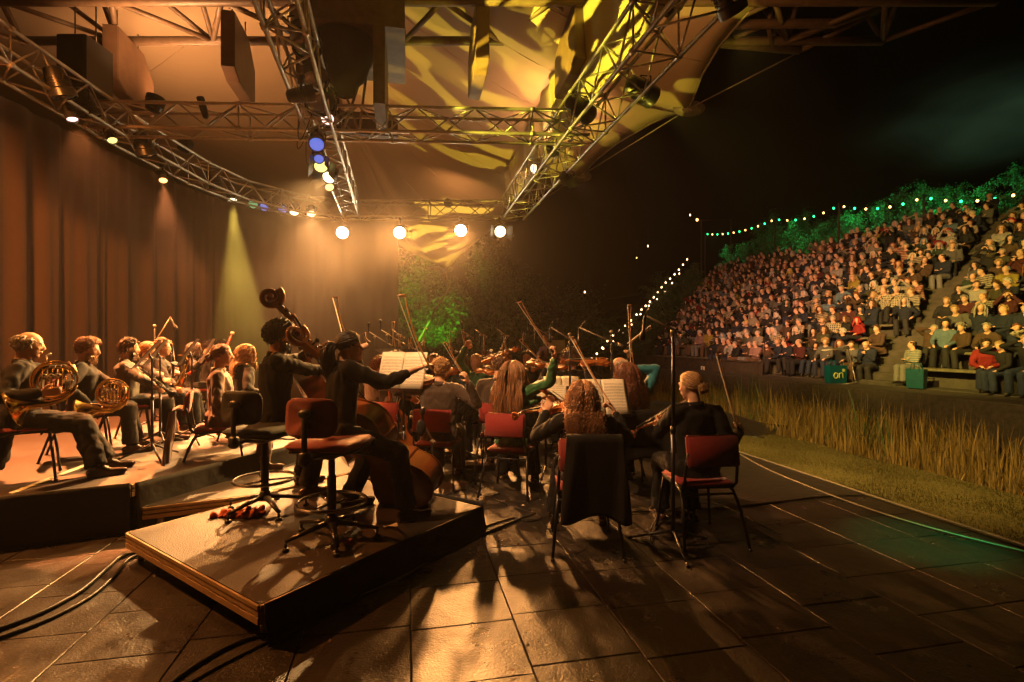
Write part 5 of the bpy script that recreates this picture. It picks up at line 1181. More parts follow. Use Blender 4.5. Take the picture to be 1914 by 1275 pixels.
# woman in the brown blazer and curly blonde on the middle platform
p = gz(408, 5.1, .2); chair(p - V((.02, 0, 0)), -62, 'orange lit red chair under the smiling woman in the brown blazer')
person('smiling woman in brown blazer with dark hair in a bun, facing right', p, -62, False, .54, .0, head=(2, 0), L=W(440, 770, 5.25), Rr=W(448, 775, 5.0), top='blazer_brown', bot='blazer_brown', hair='bun', hairc='hair_red', hn=420, vox=.008, seed=30, wid=.004, shirt='shirt_light')
p = gz(452, 6.1, .2); chair(p, -60, 'red chair hidden behind the black stool, under the curly blonde woman')
person('woman in black with curly blond hair to her shoulders, facing away', p, -40, False, .54, .03, head=(-12, 0), hair='curlylong', hairc='hair_blond', hlen=.24, hn=600, vox=.011, seed=31, wid=.0055, L=W(490, 740, 6.3), Rr=W(495, 745, 6.0))
# --- strings further back
def fiddle(J, lab, yaw, proto=None, cat='violin', drop=0):
    return None
back = [
 (704, 6.2, -40, 'bearded man in a dark suit facing right with a cello', D(hair='short', hairc='hair_ginger', hlen=.05, beard=(.2, .09, .03), top='suit_brown', bot='black_cloth', L=W(735, 690, 6.2), Rr=W(733, 786, 5.7)), None),
 (737, 6.0, -20, 'person with round bushy curly hair seen from behind the music stand', D(hair='curly', hairc='hair_brown', hlen=.09, hn=500, top='black_cloth', bot='black_cloth'), None),
 (765, 7.6, 150, 'auburn haired musician half hidden behind the black desk', D(male=False, hair='wavy', hairc='hair_ginger', hlen=.2, top='black_cloth'), None),
 (787, 7.9, 160, 'musician right of the auburn haired one behind the desk', D(male=False, hair='short', hairc='hair_brown', hlen=.06, top='black_cloth'), None),
 (814, 7.4, 160, 'laughing woman with tied back light brown hair', D(male=False, hair='bun', hairc='hair_sand', top='suit_brown', L=W(795, 700, 7.2), Rr=W(840, 690, 7.2)), None),
 (862, 7.2, 155, 'woman in blue blouse with short dark hair, bow raised', D(male=False, hair='short', hairc='hair_dark', hlen=.12, top='blue_blouse', L=W(850, 700, 6.9), Rr=W(870, 655, 7.0)), (('violin', (852, 690, 6.95), (820, 705, 6.7)),)),
 (893, 7.0, 150, 'fair woman in sparkling green top turning to the right', D(male=False, hair='bun', hairc='hair_blond', top='sequin_green', L=W(930, 680, 6.7), Rr=W(870, 648, 6.85)), (('violin', (903, 676, 6.85), (945, 662, 6.6)), ('violin', (895, 690, 6.7), (925, 696, 6.45)))),
 (918, 8.3, 165, 'dark haired man whose violin crosses in front of him', D(hair='short', hairc='hair_dark', hlen=.04, top='black_cloth', L=W(945, 680, 8.0), Rr=W(905, 690, 7.9)), (('violin', (922, 676, 8.0), (948, 664, 7.8)),)),
 (946, 8.1, 160, 'musician with reddish hair behind two crossed bows', D(male=False, hair='short', hairc='hair_ginger', hlen=.06, top='black_cloth'), None),
 (987, 7.8, 165, 'young dark haired man playing an orange violin', D(hair='short', hairc='hair_dark', hlen=.05, top='black_cloth', L=W(1022, 690, 7.5), Rr=W(975, 695, 7.4)), (('violin', (990, 676, 7.45), (1028, 685, 7.1)),)),
 (932, 5.9, -4, 'short haired man in brown suit seen from behind, left of the woman in green', D(hair='short', hairc='hair_brown', hlen=.035, top='suit_brown', bot='suit_brown'), None),
 (1070, 6.9, 10, 'player with a round mop of curly hair, back to us', D(hair='curly', hairc='hair_brown', hlen=.085, hn=500, top='black_cloth', L=W(1020, 690, 7.1), Rr=W(1098, 690, 6.8)), (('violin', (1062, 684, 7.0), (1020, 690, 7.2)),)),
 (1165, 6.0, 62, 'balding white haired man playing a violin, facing left', D(hair='bald', hairc='hair_grey', hlen=.04, hn=400, top='black_cloth', L=W(1096, 694, 6.0), Rr=W(1178, 668, 5.8), head=(15, 0)), (('violin', (1140, 676, 6.0), (1078, 678, 5.95)),)),
]
for i, (u, Y, yw, who, kw, fid) in enumerate(back):
    p = gz(u, Y); kw.setdefault('head', (0, 0)); kw.setdefault('hn', 240)
    lift = .06 if Y > 6.5 else 0.02
    chair(p, yw, 'red padded chair under the ' + ' '.join(who.split()[:8])); person(who, p, yw, hip=.54 + lift, lean=.02, vox=.012, seed=40 + i, wid=.0055, **kw)
    for kind, a, b in fid or ():
        inst(VIOLIN, 'violin', W(*a), W(*b), (0, -.35, 1), {862: 'violin below the dark haired woman in blue', 893: 'violin on the shoulder of the fair woman in green' if a[0] == 903 else 'second pale violin held out below the fair woman in green', 918: 'violin crossing before the dark haired man at the back', 987: 'orange violin of the young dark haired man', 1070: 'violin neck showing left of the curly mop player', 1165: 'violin of the balding white haired man'}[u], .355, 'violins')
inst(CELLO, 'cello', W(752, 870, 5.75), W(716, 690, 6.0), (.6, -.7, .3), 'orange cello between the bearded man and the music stand', .75)
# standing player in maroon at the far right of the orchestra
p = gz(1025, 9.6); person('standing musician in maroon beside a yellow sheet in the dark', p, 120, True, .92, .0, top='maroon_cloth', bot='maroon_cloth', hair='short', hairc='hair_dark', hlen=.04, hn=200, vox=.014, seed=70, Lf=p + V((-.1, .05, .09)), Rf=p + V((.12, 0, .09)), reach=.0, L=W(1040, 668, 9.2), Rr=W(1005, 668, 9.2))
o = obj('sheet_music', Geo().box((0, 0, 0), (.30, .004, .24), Euler((R(-15), 0, R(5))).to_matrix()), MATS['paper_plain'], loc=W(1041, 648, 9.1), smooth=False); tag(o, 'yellowish sheet standing beside the maroon musician', 'sheet music')
music_stand(gz(1041, 9.12), 0, 1.38, 20, 'music stand holding the yellowish sheet beside the maroon musician', .36)
# the raised bows behind
bows = [((785, 682, 7.3), (764, 622, 7.3), ''), ]
B_ = [(690, 640, 681, 642 - 20, 6.4, 'short bow leaning left behind the bearded man'), (737, 650, 736, 600, 7.4, 'upright bow rising left of the black desk'), (749, 650, 747, 628, 7.6, 'short pale bow behind the black desk'), (786, 668, 767, 641, 7.6, 'bow leaning left behind the auburn haired musician'), (767, 630, 766, 672, 7.7, 'upright bow between the heads behind the desk'),
      (792, 650, 796, 612, 7.5, 'tall bow tilting right beside the laughing woman'), (766, 667, 795, 637, 7.45, 'bow slanting up to the right below the tall bow'), (849, 660, 838, 626, 7.0, 'bow raised by the woman in blue'), (843, 655, 844, 619, 7.3, 'bow rising straight behind the woman in blue'), (873, 652, 865, 615, 6.9, 'bow in the raised hand of the fair woman in green'),
      (905, 668, 907, 625, 8.2, 'upright bow above the dark haired man at the back'), (935, 663, 949, 627, 8.0, 'bow crossing to the right above the reddish haired musician'), (951, 668, 943, 627, 8.0, 'bow crossing to the left above the reddish haired musician'), (1030, 690, 971, 633, 7.2, 'bow slanting down to the right before the young violinist'), (1172, 647, 1218, 611, 5.9, 'bow slanting up to the right behind the woman in teal'), (977, 655, 981, 622, 8.3, 'bow standing beside the tall microphone'), (741, 784, 748, 738, 5.7, 'pale bow in the hand of the cellist in the dark suit')]
for u0, v0, u1, v1, Y, lb in B_:
    bow(W(u0, v0, Y), W(u1, v1, Y + .05), lb, (-1, -.3, 0), 1.5)
# a few hands that hold bows up, kept with their own people, are modelled by the arms above

# --- music stands with sheets
music_stand(gz(752, 4.75), -12, 1.22, 22, 'black music stand carrying the large score beside the bass player', .42, 'large open score in front of the ponytailed woman', sh_h=.36)
music_stand(gz(276, 4.85, zl), -58, 1.02, 38, 'music stand of the second horn player', .50)
music_stand(gz(292, 5.5, zl), -60, 1.02, 34, 'music stand directly behind that of the second horn player', .46)
music_stand(gz(352, 5.7, zl), -62, 1.02, 32, 'music stand in front of the man with the saxophone', .48)
music_stand(gz(388, 6.5, zl), -55, 1.02, 26, 'music stand left of the woman in the brown blazer', .44)
music_stand(gz(1020, 5.55), -4, .90, 45, 'music stand read by the woman in green', .52, 'open bright pages in front of the woman in green', sh_h=.30)
music_stand(gz(1128, 4.75), 8, .97, 28, 'music stand read by the frizzy haired woman', .50, 'large pages right of the frizzy haired woman', sh_h=.36)
music_stand(gz(1050, 6.5), 0, .98, 62, 'low music stand beyond the woman in green, its page bright', .5, 'page lit white on the far low music stand', sh_h=.26)
music_stand(gz(870, 6.3), 14, .86, 60, 'music stand right of the blond man in the brown suit', .46, 'page on the stand right of the blond man', sh_h=.24)
music_stand(gz(748, 6.9), 160, 1.36, 70, 'tall black desk behind the round curly head', .62)
music_stand(gz(1130, 5.9), 20, .98, 70, 'flat black music stand in front of the balding violinist', .6)
music_stand(gz(673, 7.2), 140, 1.12, 60, 'far music stand left of the bearded man', .5)

# --- microphone stands
mic_stand(gz(1258, 3.72), 1.58, V((.10, .0, -.03)), W(1206, 590, 3.7) - V((gz(1258, 3.72).x, 3.72, 1.58)), (-.12, 0, -1), 'tall microphone stand directly in front of the blonde violist, boom over her', thick=1.15)
q0 = gz(1143, 5.6); mic_stand(q0, 1.62, W(1165, 648, 5.6) - V((q0.x, q0.y, 1.62)), W(1082, 612, 5.6) - V((q0.x, q0.y, 1.62)), (0, 0, -1), 'microphone stand with its boom above the balding violinist')
q0 = gz(1065, 6.0); mic_stand(q0, 1.60, W(1077, 641, 6.0) - V((q0.x, q0.y, 1.60)), W(1028, 611, 6.0) - V((q0.x, q0.y, 1.60)), (0, 0, -1), 'microphone stand over the player with the mop of curls')
q0 = gz(289, 6.9, zl); mic_stand(q0, 1.35, W(280, 655, 6.9) - V((q0.x, q0.y, zl + 1.35)), W(318, 594, 6.9) - V((q0.x, q0.y, zl + 1.35)), (.45, 0, -.8), 'microphone boom rising above the woodwinds at left', loop=False)
for i, (u, v, Y, lb) in enumerate(((723, 616, 8.2, 'far slim microphone stand left of the upright bow'), (743, 616, 8.6, 'far slim microphone stand right of the upright bow'), (874, 618, 9.2, 'slim microphone stand behind the fair woman in green'), (898, 616, 9.0, 'microphone stand with two capsules behind the second violins'), (938, 614, 9.0, 'microphone stand above the crossed bows'), (1000, 604, 7.9, 'tall curved microphone stand beside the young violinist'), (700, 620, 9, 'far microphone boom in the haze left of the desk'))):
    p = gz(u, Y); h = W(u, v, Y).z; mic_stand(p, h - .1, V((.3, 0, -.15)) if i in (0, 5, 6) else V((.12, 0, -.05)), V((-.10, 0, .1)), (0, 0, -1) if i % 2 else (0, 0, 1), lb, loop=i == 5, capsule=.08)
e = mic_stand(gz(808, 4.55), .62, V((.02, 0, -.02)), W(790, 790, 4.5) - V((gz(808, 4.55).x, 4.55, .62)), (0, 0, 1), 'short microphone stand with black foam windscreen behind the blond man', loop=False, capsule=.05)
g = Geo(); g.ell(W(787, 800, 4.5) - V(e.location), (.042, .042, .075)); obj('windscreen', g, MATS['foam'], e)
# ------------------------------------------------------------------ audience
def spec_mat(nm, rough=.85): return mat(nm, rough=rough, objcol=True, var=.25, scale=25, bump=.3, bscale=60)
spec_mat('spectator_clothes'); spec_mat('spectator_trousers'); spec_mat('spectator_hair', .6)
PR = []
for nm, sx, sz in (('spectator_stripes', 0, 55), ('spectator_check', 50, 50)):
    m = mat(nm, rough=.85, objcol=True, var=.2, scale=25); n = m.node_tree.nodes; l = m.node_tree.links; p_ = n['Principled BSDF']; old = p_.inputs['Base Color'].links[0].from_socket
    sp = n.new('ShaderNodeSeparateXYZ'); l.new(n['Texture Coordinate'].outputs['Object'], sp.inputs[0]); acc = None
    for ax, fr in (('X', sx), ('Z', sz)):
        if not fr: continue
        q = n.new('ShaderNodeMath'); q.operation = 'MULTIPLY'; q.inputs[1].default_value = fr * 1.9; l.new(sp.outputs[ax], q.inputs[0]); q2 = n.new('ShaderNodeMath'); q2.operation = 'SINE'; l.new(q.outputs[0], q2.inputs[0]); q3 = n.new('ShaderNodeMath'); q3.operation = 'GREATER_THAN'; q3.inputs[1].default_value = .1; l.new(q2.outputs[0], q3.inputs[0])
        if acc is None: acc = q3.outputs[0]
        else: q4 = n.new('ShaderNodeMath'); q4.operation = 'MAXIMUM'; l.new(acc, q4.inputs[0]); l.new(q3.outputs[0], q4.inputs[1]); acc = q4.outputs[0]
    mx = n.new('ShaderNodeMix'); mx.data_type = 'RGBA'; l.new(acc, mx.inputs[0]); l.new(old, mx.inputs[6]); mx.inputs[7].default_value = (.34, .29, .2, 1); l.new(mx.outputs[2], p_.inputs['Base Color'])
poses = [D(L=(-.08, .30, .66), Rr=(.05, .31, .68), lean=.05), D(L=(-.14, .34, .62), Rr=(.14, .36, .62), lean=.0), D(L=(.12, .20, .80), Rr=(-.10, .22, .78), lean=-.05), D(L=(-.04, .26, .90), Rr=(.04, .26, .92), lean=.08), D(L=(-.16, .36, .58), Rr=(.10, .18, 1.10), lean=.15), D(L=(-.10, .42, .62), Rr=(.12, .42, .62), lean=.32), D(L=(-.10, .30, 1.12), Rr=(.08, .30, 1.14), lean=-.02), D(L=(-.20, .30, .60), Rr=(.05, .36, .74), lean=-.12), D(L=(.02, .25, .72), Rr=(-.02, .24, .74), lean=.12), D(L=(-.24, .20, .62), Rr=(.30, .10, .75), lean=.04)]
pn = ['hands folded', 'hands on knees', 'arms crossed', 'clapping hands', 'one hand at the chin', 'leaning forward']
hs = [('short', .04), ('curly', .04), ('wavy', .26), ('bald', .03), ('bun', .1), ('short', .03), ('short', .05), ('wavy', .18), ('bald', .03), ('long', .3)]
for i, q in enumerate(poses):
    o = V((0, 0, 0)); male = i in (0, 2, 3, 5, 6, 8)
    e, J = person('x', o, 0, male, .50, q['lean'], L=V(q['L']), Rr=V(q['Rr']), head=((-14, 10, 4, -6, 12, 0, 0, 25, -30, 15)[i], (-2, -2, 3, -8, -2, 4, 0, -14, 0, 2)[i]), vox=.021, hair=hs[i][0], hlen=hs[i][1], hn=90, wid=.016, top='spectator_clothes', bot='spectator_trousers', hairc='spectator_hair', seed=90 + i, name='person', jacket_len=0, smooth_top=2)
    for ch in list(e.children):
        if ch.name.startswith('shoe'): bpy.data.objects.remove(ch)
        elif ch.name.startswith('collar'): bpy.data.objects.remove(ch)
    register(e); PR.append(e)
CLO = [('black', (.012, .012, .014)), ('dark blue', (.018, .028, .06)), ('white', (.55, .52, .48)), ('beige', (.34, .27, .19)), ('red', (.42, .02, .02)), ('brown', (.12, .065, .035)), ('grey', (.16, .155, .15)), ('cream', (.48, .42, .32)), ('dark green', (.03, .06, .03)), ('black', (.02, .018, .018)), ('pale pink', (.5, .30, .27)), ('light blue', (.18, .28, .38)), ('maroon', (.12, .02, .02)), ('yellow', (.5, .38, .06)), ('navy', (.015, .02, .045)), ('olive', (.10, .09, .04))]
HAI = [('grey', (.30, .27, .24)), ('dark', (.03, .018, .012)), ('brown', (.09, .045, .022)), ('blond', (.38, .24, .11)), ('white', (.55, .52, .48)), ('reddish', (.2, .07, .03))]
GAR = ['jacket', 'coat', 'jumper', 'shirt', 'cardigan']
ORD = ['front', 'second', 'third', 'fourth', 'fifth', 'sixth', 'seventh', 'eighth', 'ninth', 'tenth', 'eleventh', 'twelfth', 'thirteenth', 'fourteenth', 'top']
rg = np.random.RandomState(21)
seats = []
for k in range(NR):
    for side in (0, 1):
        if side == 0: s1 = saisle(k) + .60; end = sleft(k); sg_ = 1
        else: s1 = saisle(k) - .62; end = 3.2; sg_ = -1
        n = 0
        while (s1 - end) * sg_ < 0:
            p = S(s1 + rg.uniform(-.09, .09), srow(k) + .26 + rg.uniform(-.08, .08), zrow(k)); u = CX + F * p.x / p.y; v = HY - F * (p.z + 1.0 - CH) / p.y
            n += 1
            keep = rg.uniform() < (.91 if k < NR - 1 else .7) and u < 1945 and not (k == 0 and side == 0 and s1 > 17.5)
            if keep: seats.append((p, k, side, n, p.length))
            s1 += sg_ * rg.uniform(.40, .50)
    if k == 0: pass
seats.sort(key=lambda t: t[4])
used = set(); MAXI = 292
def place_spec(i, t, parent=None):
    p, k, side, n, dist = t; j = int(rg.randint(0, 10)); c = CLO[int(rg.randint(0, len(CLO)))]; 
    if rg.uniform() < .5: c = CLO[[0, 1, 9, 14, 5, 6][int(rg.randint(0, 6))]]
    h = HAI[int(rg.choice(6, p=[.3, .17, .2, .14, .12, .07]))]; gnm = GAR[int(rg.randint(0, 5))]
    sc_ = rg.uniform(.80, .96); hat = rg.uniform() < .09; hc_ = CLO[int(rg.randint(0, len(CLO)))]
    if hat: h = hc_
    yaw = R(101.7 + rg.uniform(-28, 28) + 6)
    M = Matrix.Translation(p + UP * (-.03 * (sc_ - 1))) @ Matrix.Rotation(yaw, 4, 'Z') @ Matrix.Translation((0, 0, .5)) @ Matrix.Rotation(rg.normal() * .10, 4, 'Y') @ Matrix.Rotation(rg.normal() * .10, 4, 'X') @ Matrix.Translation((0, 0, -.5)) @ Matrix.Scale(sc_, 4)
    pr = PR[j]; lab = None
    if parent is None:
        lab = f"{h[0]}{' hatted' if hat else ' haired'} spectator in {c[0]} {gnm}, {ORD[k]} row, seat {n} {'left' if side == 0 else 'right'} of the steps"
        o = dup(pr, M, lab, 'person', 'seated spectators on the terraces')
    ks = o.children if parent is None else None
    return pr, M, c, h, (list(o.children) if parent is None else None), j
for i, t in enumerate(seats[:MAXI]):
    pr, M, c, h, kids, j = place_spec(i, t)
    tc_ = CLO[[0, 1, 5, 6, 9, 14][int(rg.randint(0, 6))]][1]
    st_ = rg.uniform()
    for ch in kids:
        nm = ch.name.split('.')[0]
        q_ = .5 if nm == 'top' else 1; w_ = c[1] if nm == 'top' else h[1] if nm == 'hair' else tc_; ch.color = (w_[0] * q_, w_[1] * q_, w_[2] * q_, 1)
        if nm == 'top' and st_ < .14: ch.material_slots[0].link = 'OBJECT'; ch.material_slots[0].material = MATS['spectator_stripes' if st_ < .08 else 'spectator_check']
# the rest of the crowd, farther and smaller, as one mass
rest = seats[MAXI:]
mat('crowd', rough=.85, vcol=True, var=.1)
VS, FS, CS = [], [], []; base = 0
if rest:
    cache = {}
    for j, pr in enumerate(PR):
        parts = []
        for ch in KIDS[pr.name]:
            me = ch.data; co = np.empty(len(me.vertices) * 3); me.vertices.foreach_get('co', co); parts.append((ch.name.split('.')[0], co.reshape(-1, 3), [tuple(f.vertices) for f in me.polygons], me))
        cache[j] = parts
    for t in rest:
        p, k, side, n, dist = t; j = int(rg.randint(0, 10)); c = CLO[int(rg.randint(0, len(CLO)))][1]; h = HAI[int(rg.randint(0, 6))][1]; tc_ = CLO[[0, 1, 5, 6, 9][int(rg.randint(0, 5))]][1]
        M = np.array(Matrix.Translation(p) @ Matrix.Rotation(R(107.7 + rg.uniform(-28, 28)), 4, 'Z') @ Matrix.Scale(rg.uniform(.80, .96), 4))
        for nm, co, fc, me in cache[j]:
            if nm == 'trousers' and False: continue
            VS.append(co @ M[:3, :3].T + M[:3, 3]); FS.extend([tuple(x + base for x in f) for f in fc]); base += len(co)
            if nm == 'body':
                a = np.empty(len(co) * 4, np.float32); me.color_attributes['Col'].data.foreach_get('color', a); CS.append(a.reshape(-1, 4))
            else: CS.append(np.tile(np.array((*{'top': tuple(.5 * x for x in c), 'hair': h}.get(nm, tc_), 1), np.float32), (len(co), 1)))
    me = bpy.data.meshes.new('crowd'); me.from_pydata(np.concatenate(VS).tolist(), [], FS); at = me.color_attributes.new('Col', 'FLOAT_COLOR', 'POINT'); at.data.foreach_set('color', np.concatenate(CS).ravel()); me.polygons.foreach_set('use_smooth', [True] * len(me.polygons))
    o = link('crowd', me, MATS['crowd']); tag(o, 'far spectators filling the upper and outer rows of the terraces', 'crowd', kind='stuff')
for pr in PR:                                                      # the patterns themselves are not in the place
    for ch in KIDS[pr.name]: bpy.data.objects.remove(ch)
    bpy.data.objects.remove(pr)
# bags and trolley in front of the seats
mat('bag_teal', (.0, .06, .08), .4, var=.2, bump=.3, bscale=12); mat('bag_print', (.45, .5, .12), .5); mat('bag_white', (.6, .6, .5), .5)
def bag(p, yaw, label, letters=None, w=.42, h=.40, d=.2, cat='bag'):
    e = empty('shopping_bag', p, label, cat, None, R(yaw)); g = Geo()
    vs = [V((x * w / 2 * k, y * d / 2 * k, z)) for z, k in ((0, .92), (h, 1.0)) for x, y in ((-1, -1), (1, -1), (1, 1), (-1, 1))]
    g.add(vs, [(3, 2, 1, 0), (0, 1, 5, 4), (1, 2, 6, 5), (2, 3, 7, 6), (3, 0, 4, 7)]); b = obj('bag_body', g, MATS['bag_teal'], e, smooth=False); b.modifiers.new('s', 'SOLIDIFY').thickness = .006
    for s in (-1, 1): obj('strap', Geo().tube([(-w * .25, s * d / 2, h - .05), (-w * .2, s * d * .3, h + .12), (w * .2, s * d * .3, h + .12), (w * .25, s * d / 2, h - .05)], .010, 6), MATS['bag_teal'], e)
    if letters == 'on':
        g = Geo(); g.tube([(-.09 + .055 * math.cos(a), -d / 2 - .006, .2 + .07 * math.sin(a)) for a in [q * PI / 7 for q in range(14)]], .014, 6, closed=True); g.tube([(.01, -d / 2 - .006, .13), (.01, -d / 2 - .006, .26), (.03, -d / 2 - .006, .255), (.07, -d / 2 - .006, .27), (.11, -d / 2 - .006, .25), (.115, -d / 2 - .006, .13)], .014, 6); obj('lettering', g, MATS['bag_print'], e)
        g = Geo(); g.box((.14, -d / 2 - .004, .33), (.07, .004, .07)); obj('label_patch', g, MATS['bag_print'], e, smooth=False)
    if letters == 'mark':
        g = Geo(); g.tube([(-.05, -d / 2 - .006, .12), (-.02, -d / 2 - .006, .24), (.03, -d / 2 - .006, .27), (.06, -d / 2 - .006, .22), (.02, -d / 2 - .006, .19), (.05, -d / 2 - .006, .12), (.0, -d / 2 - .006, .1)], .012, 6); obj('emblem', g, MATS['bag_print'], e)
    return e
bag(W(1562, 700, 12.9) * 1 - UP * .22, 10, 'teal bag with yellow letters hanging on the folded trolley', 'on', .5, .45, .2)
e = empty('trolley', S(11.2, 11.0, Z0), 'folded metal trolley frame at the foot of the steps', 'trolley'); c = W(1585, 690, 12.6) - V(e.location)
g = Geo(); t0 = V((0, 0, 0)); a_ = W(1540, 655, 12.7) - V(e.location); b_ = W(1585, 650, 12.7) - V(e.location); lo = W(1600, 715, 12.6) - V(e.location); l2 = W(1530, 725, 12.5) - V(e.location)
g.tube([a_, b_, lo, l2], .014, 8); g.tube([a_ + V((0, .12, 0)), b_ + V((0, .12, 0)), lo + V((0, .12, 0))], .014, 8); g.tube([b_, b_ + V((0, .12, 0))], .014, 8); obj('frame', g, MATS['alu'], e)
for k in (lo, l2):
    g = Geo(); x, y, _ = basis(V((0, 1, 0))); g.tube([k + x * .06 * math.cos(q * PI / 8) + y * .06 * math.sin(q * PI / 8) for q in range(16)], .012, 6, closed=True); obj('wheel', g, MATS['black_plastic'], e)
bag(G(1845, 712, .52), 14, 'teal cool bag with a pale emblem between spectators at the front right', 'mark', .5, .46, .3)
bag(G(1830, 1, 0) * 0 + S(9.2, 11.05, Z0), -60, 'teal rucksack shaped bag at the front row beside the steps', None, .34, .42, .2)

# ------------------------------------------------------------------ reeds in the pond
mat('reed_leaf', (.27, .18, .05), .6, var=.3, scale=4, island=True); mat('reed_green', (.06, .11, .03), .6, var=.3, island=True)
rg = np.random.RandomState(5)
def reeds(name, label, n, matn, s1a, s1b, s2a, s2b, h0, h1, wd):
    g = Geo(); cl = [(rg.uniform(s1a, s1b), rg.uniform(s2a, s2b), rg.uniform(.3, 1.25)) for _ in range(max(12, n // 60))]
    for q in range(n):
        c = cl[rg.randint(len(cl))] if rg.uniform() < .94 else (rg.uniform(s1a, s1b), rg.uniform(s2a, s2b), rg.uniform(.5, .9))
        p = S(c[0] + rg.normal() * .22, min(s2b, max(s2a, c[1] + rg.normal() * .16)), -.26); h = rg.uniform(h0, h1) * c[2] * (.55 + .6 * rg.uniform() ** 2); a = rg.uniform(0, 2 * PI); d = V((math.cos(a), math.sin(a), 0)); bend = rg.uniform(.03, .45) ** 1.5 * h
        if rg.uniform() < .12: bend *= 3
        t = V((-d.y, d.x, 0)); w_ = wd * rg.uniform(.6, 1.3); a2 = rg.uniform(0, PI); t = V((math.cos(a2), math.sin(a2), 0)); vs = []
        for k in range(5):
            s = k / 4; c_ = p + UP * (h * (s - .12 * s * s * (bend / h) * 3)) + d * bend * s * s; ww = w_ * (1 - s) ** .7; vs += [c_ - t * ww, c_ + t * ww + d * ww * .25]
        g.add(vs, [(2 * k, 2 * k + 1, 2 * k + 3, 2 * k + 2) for k in range(4)])
    tag(obj(name, g, MATS[matn], smooth=False), label, 'reeds', kind='stuff')
reeds('reeds', 'dense straw coloured reeds along the pond edge nearest the turf strip', 11000, 'reed_leaf', 3.0, 16, 6.15, 7.6, .22, .80, .010)
reeds('reeds', 'green and straw reeds farther out in the pond', 13000, 'reed_leaf', 3.0, 24, 7.3, 9.4, .25, .80, .011)
reeds('reeds', 'tall green reed blades standing up from the pond', 700, 'reed_green', 5.5, 24, 6.4, 8.6, .6, 1.25, .012)
# arched black cover between stage and reeds
e = empty('arched_cover', S(9.6, 5.0, 0), 'low arched black cover lying between the stage and the reeds', 'cover')
a0, a1 = S(10.6, 3.9, .02) - V(e.location), S(7.6, 6.2, -.05) - V(e.location); dn = (a1 - a0); nn = V((dn.y, -dn.x, 0)).normalized()
g = Geo(); g.grid(lambda a, b: a0 + dn * a + nn * ((b - .5) * 1.5) + UP * (.34 * math.sin(PI * min(1, a * .97 + .03)) * (1 - (2 * b - 1) ** 4) - .02), 30, 16); o = obj('cover_sheet', g, MATS['mat_vinyl'], e); o.modifiers.new('s', 'SOLIDIFY').thickness = .02
g = Geo(); 
for s in (-.5, .5): g.tube([a0 + dn * (q / 20) + nn * s * 1.5 + UP * (.02) for q in range(21)], .022, 8)
obj('rim', g, MATS['black_paint'], e)

# ------------------------------------------------------------------ trees
mat('bark', (.06, .045, .03), .9, var=.4, scale=8, bump=.6, bscale=25)
mat('leaf_green', (.055, .10, .03), .55, var=.2, island=True); mat('leaf_dark', (.03, .05, .02), .6, var=.2, island=True)
def tree_proto(seed, H, spread, n, matn, leaf=.10, low=.25):
    rg = np.random.RandomState(seed); e = empty('tree', (0, 0, 0), 'x', 'tree'); g = Geo(); tips = []
    def branch(p, d, L, r, lev):
        pts = [p]; q = p
        for k in range(5):
            d = (d + V(rg.normal(size=3)) * .13 + UP * .05).normalized(); q = q + d * L / 5; pts.append(q)
            if lev < 3 and k >= 1 and rg.uniform() < .85:
                s = (d * .5 + V(rg.normal(size=3)) * .75 + UP * .1).normalized(); branch(q, s, L * rg.uniform(.45, .65), r * .5, lev + 1)
        g.tube(pts, [r * (1 - .5 * k / 5) for k in range(6)], 6)
        if lev >= 1: tips.extend(pts[2:])
    for s in range(3 if spread > 1.5 else 2): branch(V((rg.normal() * .12, rg.normal() * .12, -.2)), (UP + V((rg.normal(), rg.normal(), 0)) * .22 * spread).normalized(), H * rg.uniform(.6, .8), H * .018, 0)
    obj('trunk', g, MATS['bark'], e)
    g = Geo(); tips = [t for t in tips if t.z > H * low]
    for q in range(n):
        t = tips[rg.randint(len(tips))]; c = t + V(rg.normal(size=3)) * .26 * H / 6
        a = V(rg.normal(size=3)).normalized(); b = a.cross(V(rg.normal(size=3))).normalized(); s = leaf * rg.uniform(.5, 1.3)
        g.add([c - a * s * .5, c + b * s * .33 + a * s * .05, c + a * s * .6, c - b * s * .33 + a * s * .05], [(0, 1, 2, 3)])
    obj('crown', g, MATS[matn], e, smooth=False); return register(e)
T1, T2, T3 = tree_proto(1, 6.5, 2, 14000, 'leaf_green', .15), tree_proto(2, 5.0, 1.6, 12000, 'leaf_green', .13, .15), tree_proto(3, 2.6, 2.2, 6000, 'leaf_green', .11, .02)
rg = np.random.RandomState(8)
def put_tree(pr, p, sc, label, group='trees on the hill behind the seats'):
    M = Matrix.Translation(p) @ Matrix.Rotation(rg.uniform(0, 6.28), 4, 'Z') @ Matrix.Scale(sc, 4)
    if pr.name in used_protos: o = dup(pr, M, label, 'tree', group)
    else: used_protos.add(pr.name); pr.matrix_world = M; o = tag(pr, label, 'tree', group)
    return o
def hz(s2): t = (s2 - srow(NR) - .6) / 40; return zrow(NR) + .25 + 5.5 * max(0, t)
names = ['leftmost', 'second', 'third', 'fourth', 'fifth', 'sixth', 'seventh', 'eighth', 'ninth', 'tenth', 'eleventh', 'twelfth']
for i in range(11):
    s1 = 34.5 - i * 2.25 + rg.uniform(-.5, .5); s2 = srow(NR) + 5.0 + rg.uniform(0, 2.0); put_tree((T1, T2)[i % 2], S(s1, s2, hz(s2) - .3), rg.uniform(.5, .72) * (1 - .055 * i), f'green lit tree behind the top row, {names[i]} from the left')
for i in range(12):
    s1 = 33.5 - i * 1.85 + rg.uniform(-.4, .4); s2 = srow(NR) + 3.0 + rg.uniform(0, .6); put_tree(T3, S(s1, s2, hz(s2) - .2), rg.uniform(.5, .85), f'green lit bush under the string lights, {names[i]} from the left', 'bushes below the green string lights')
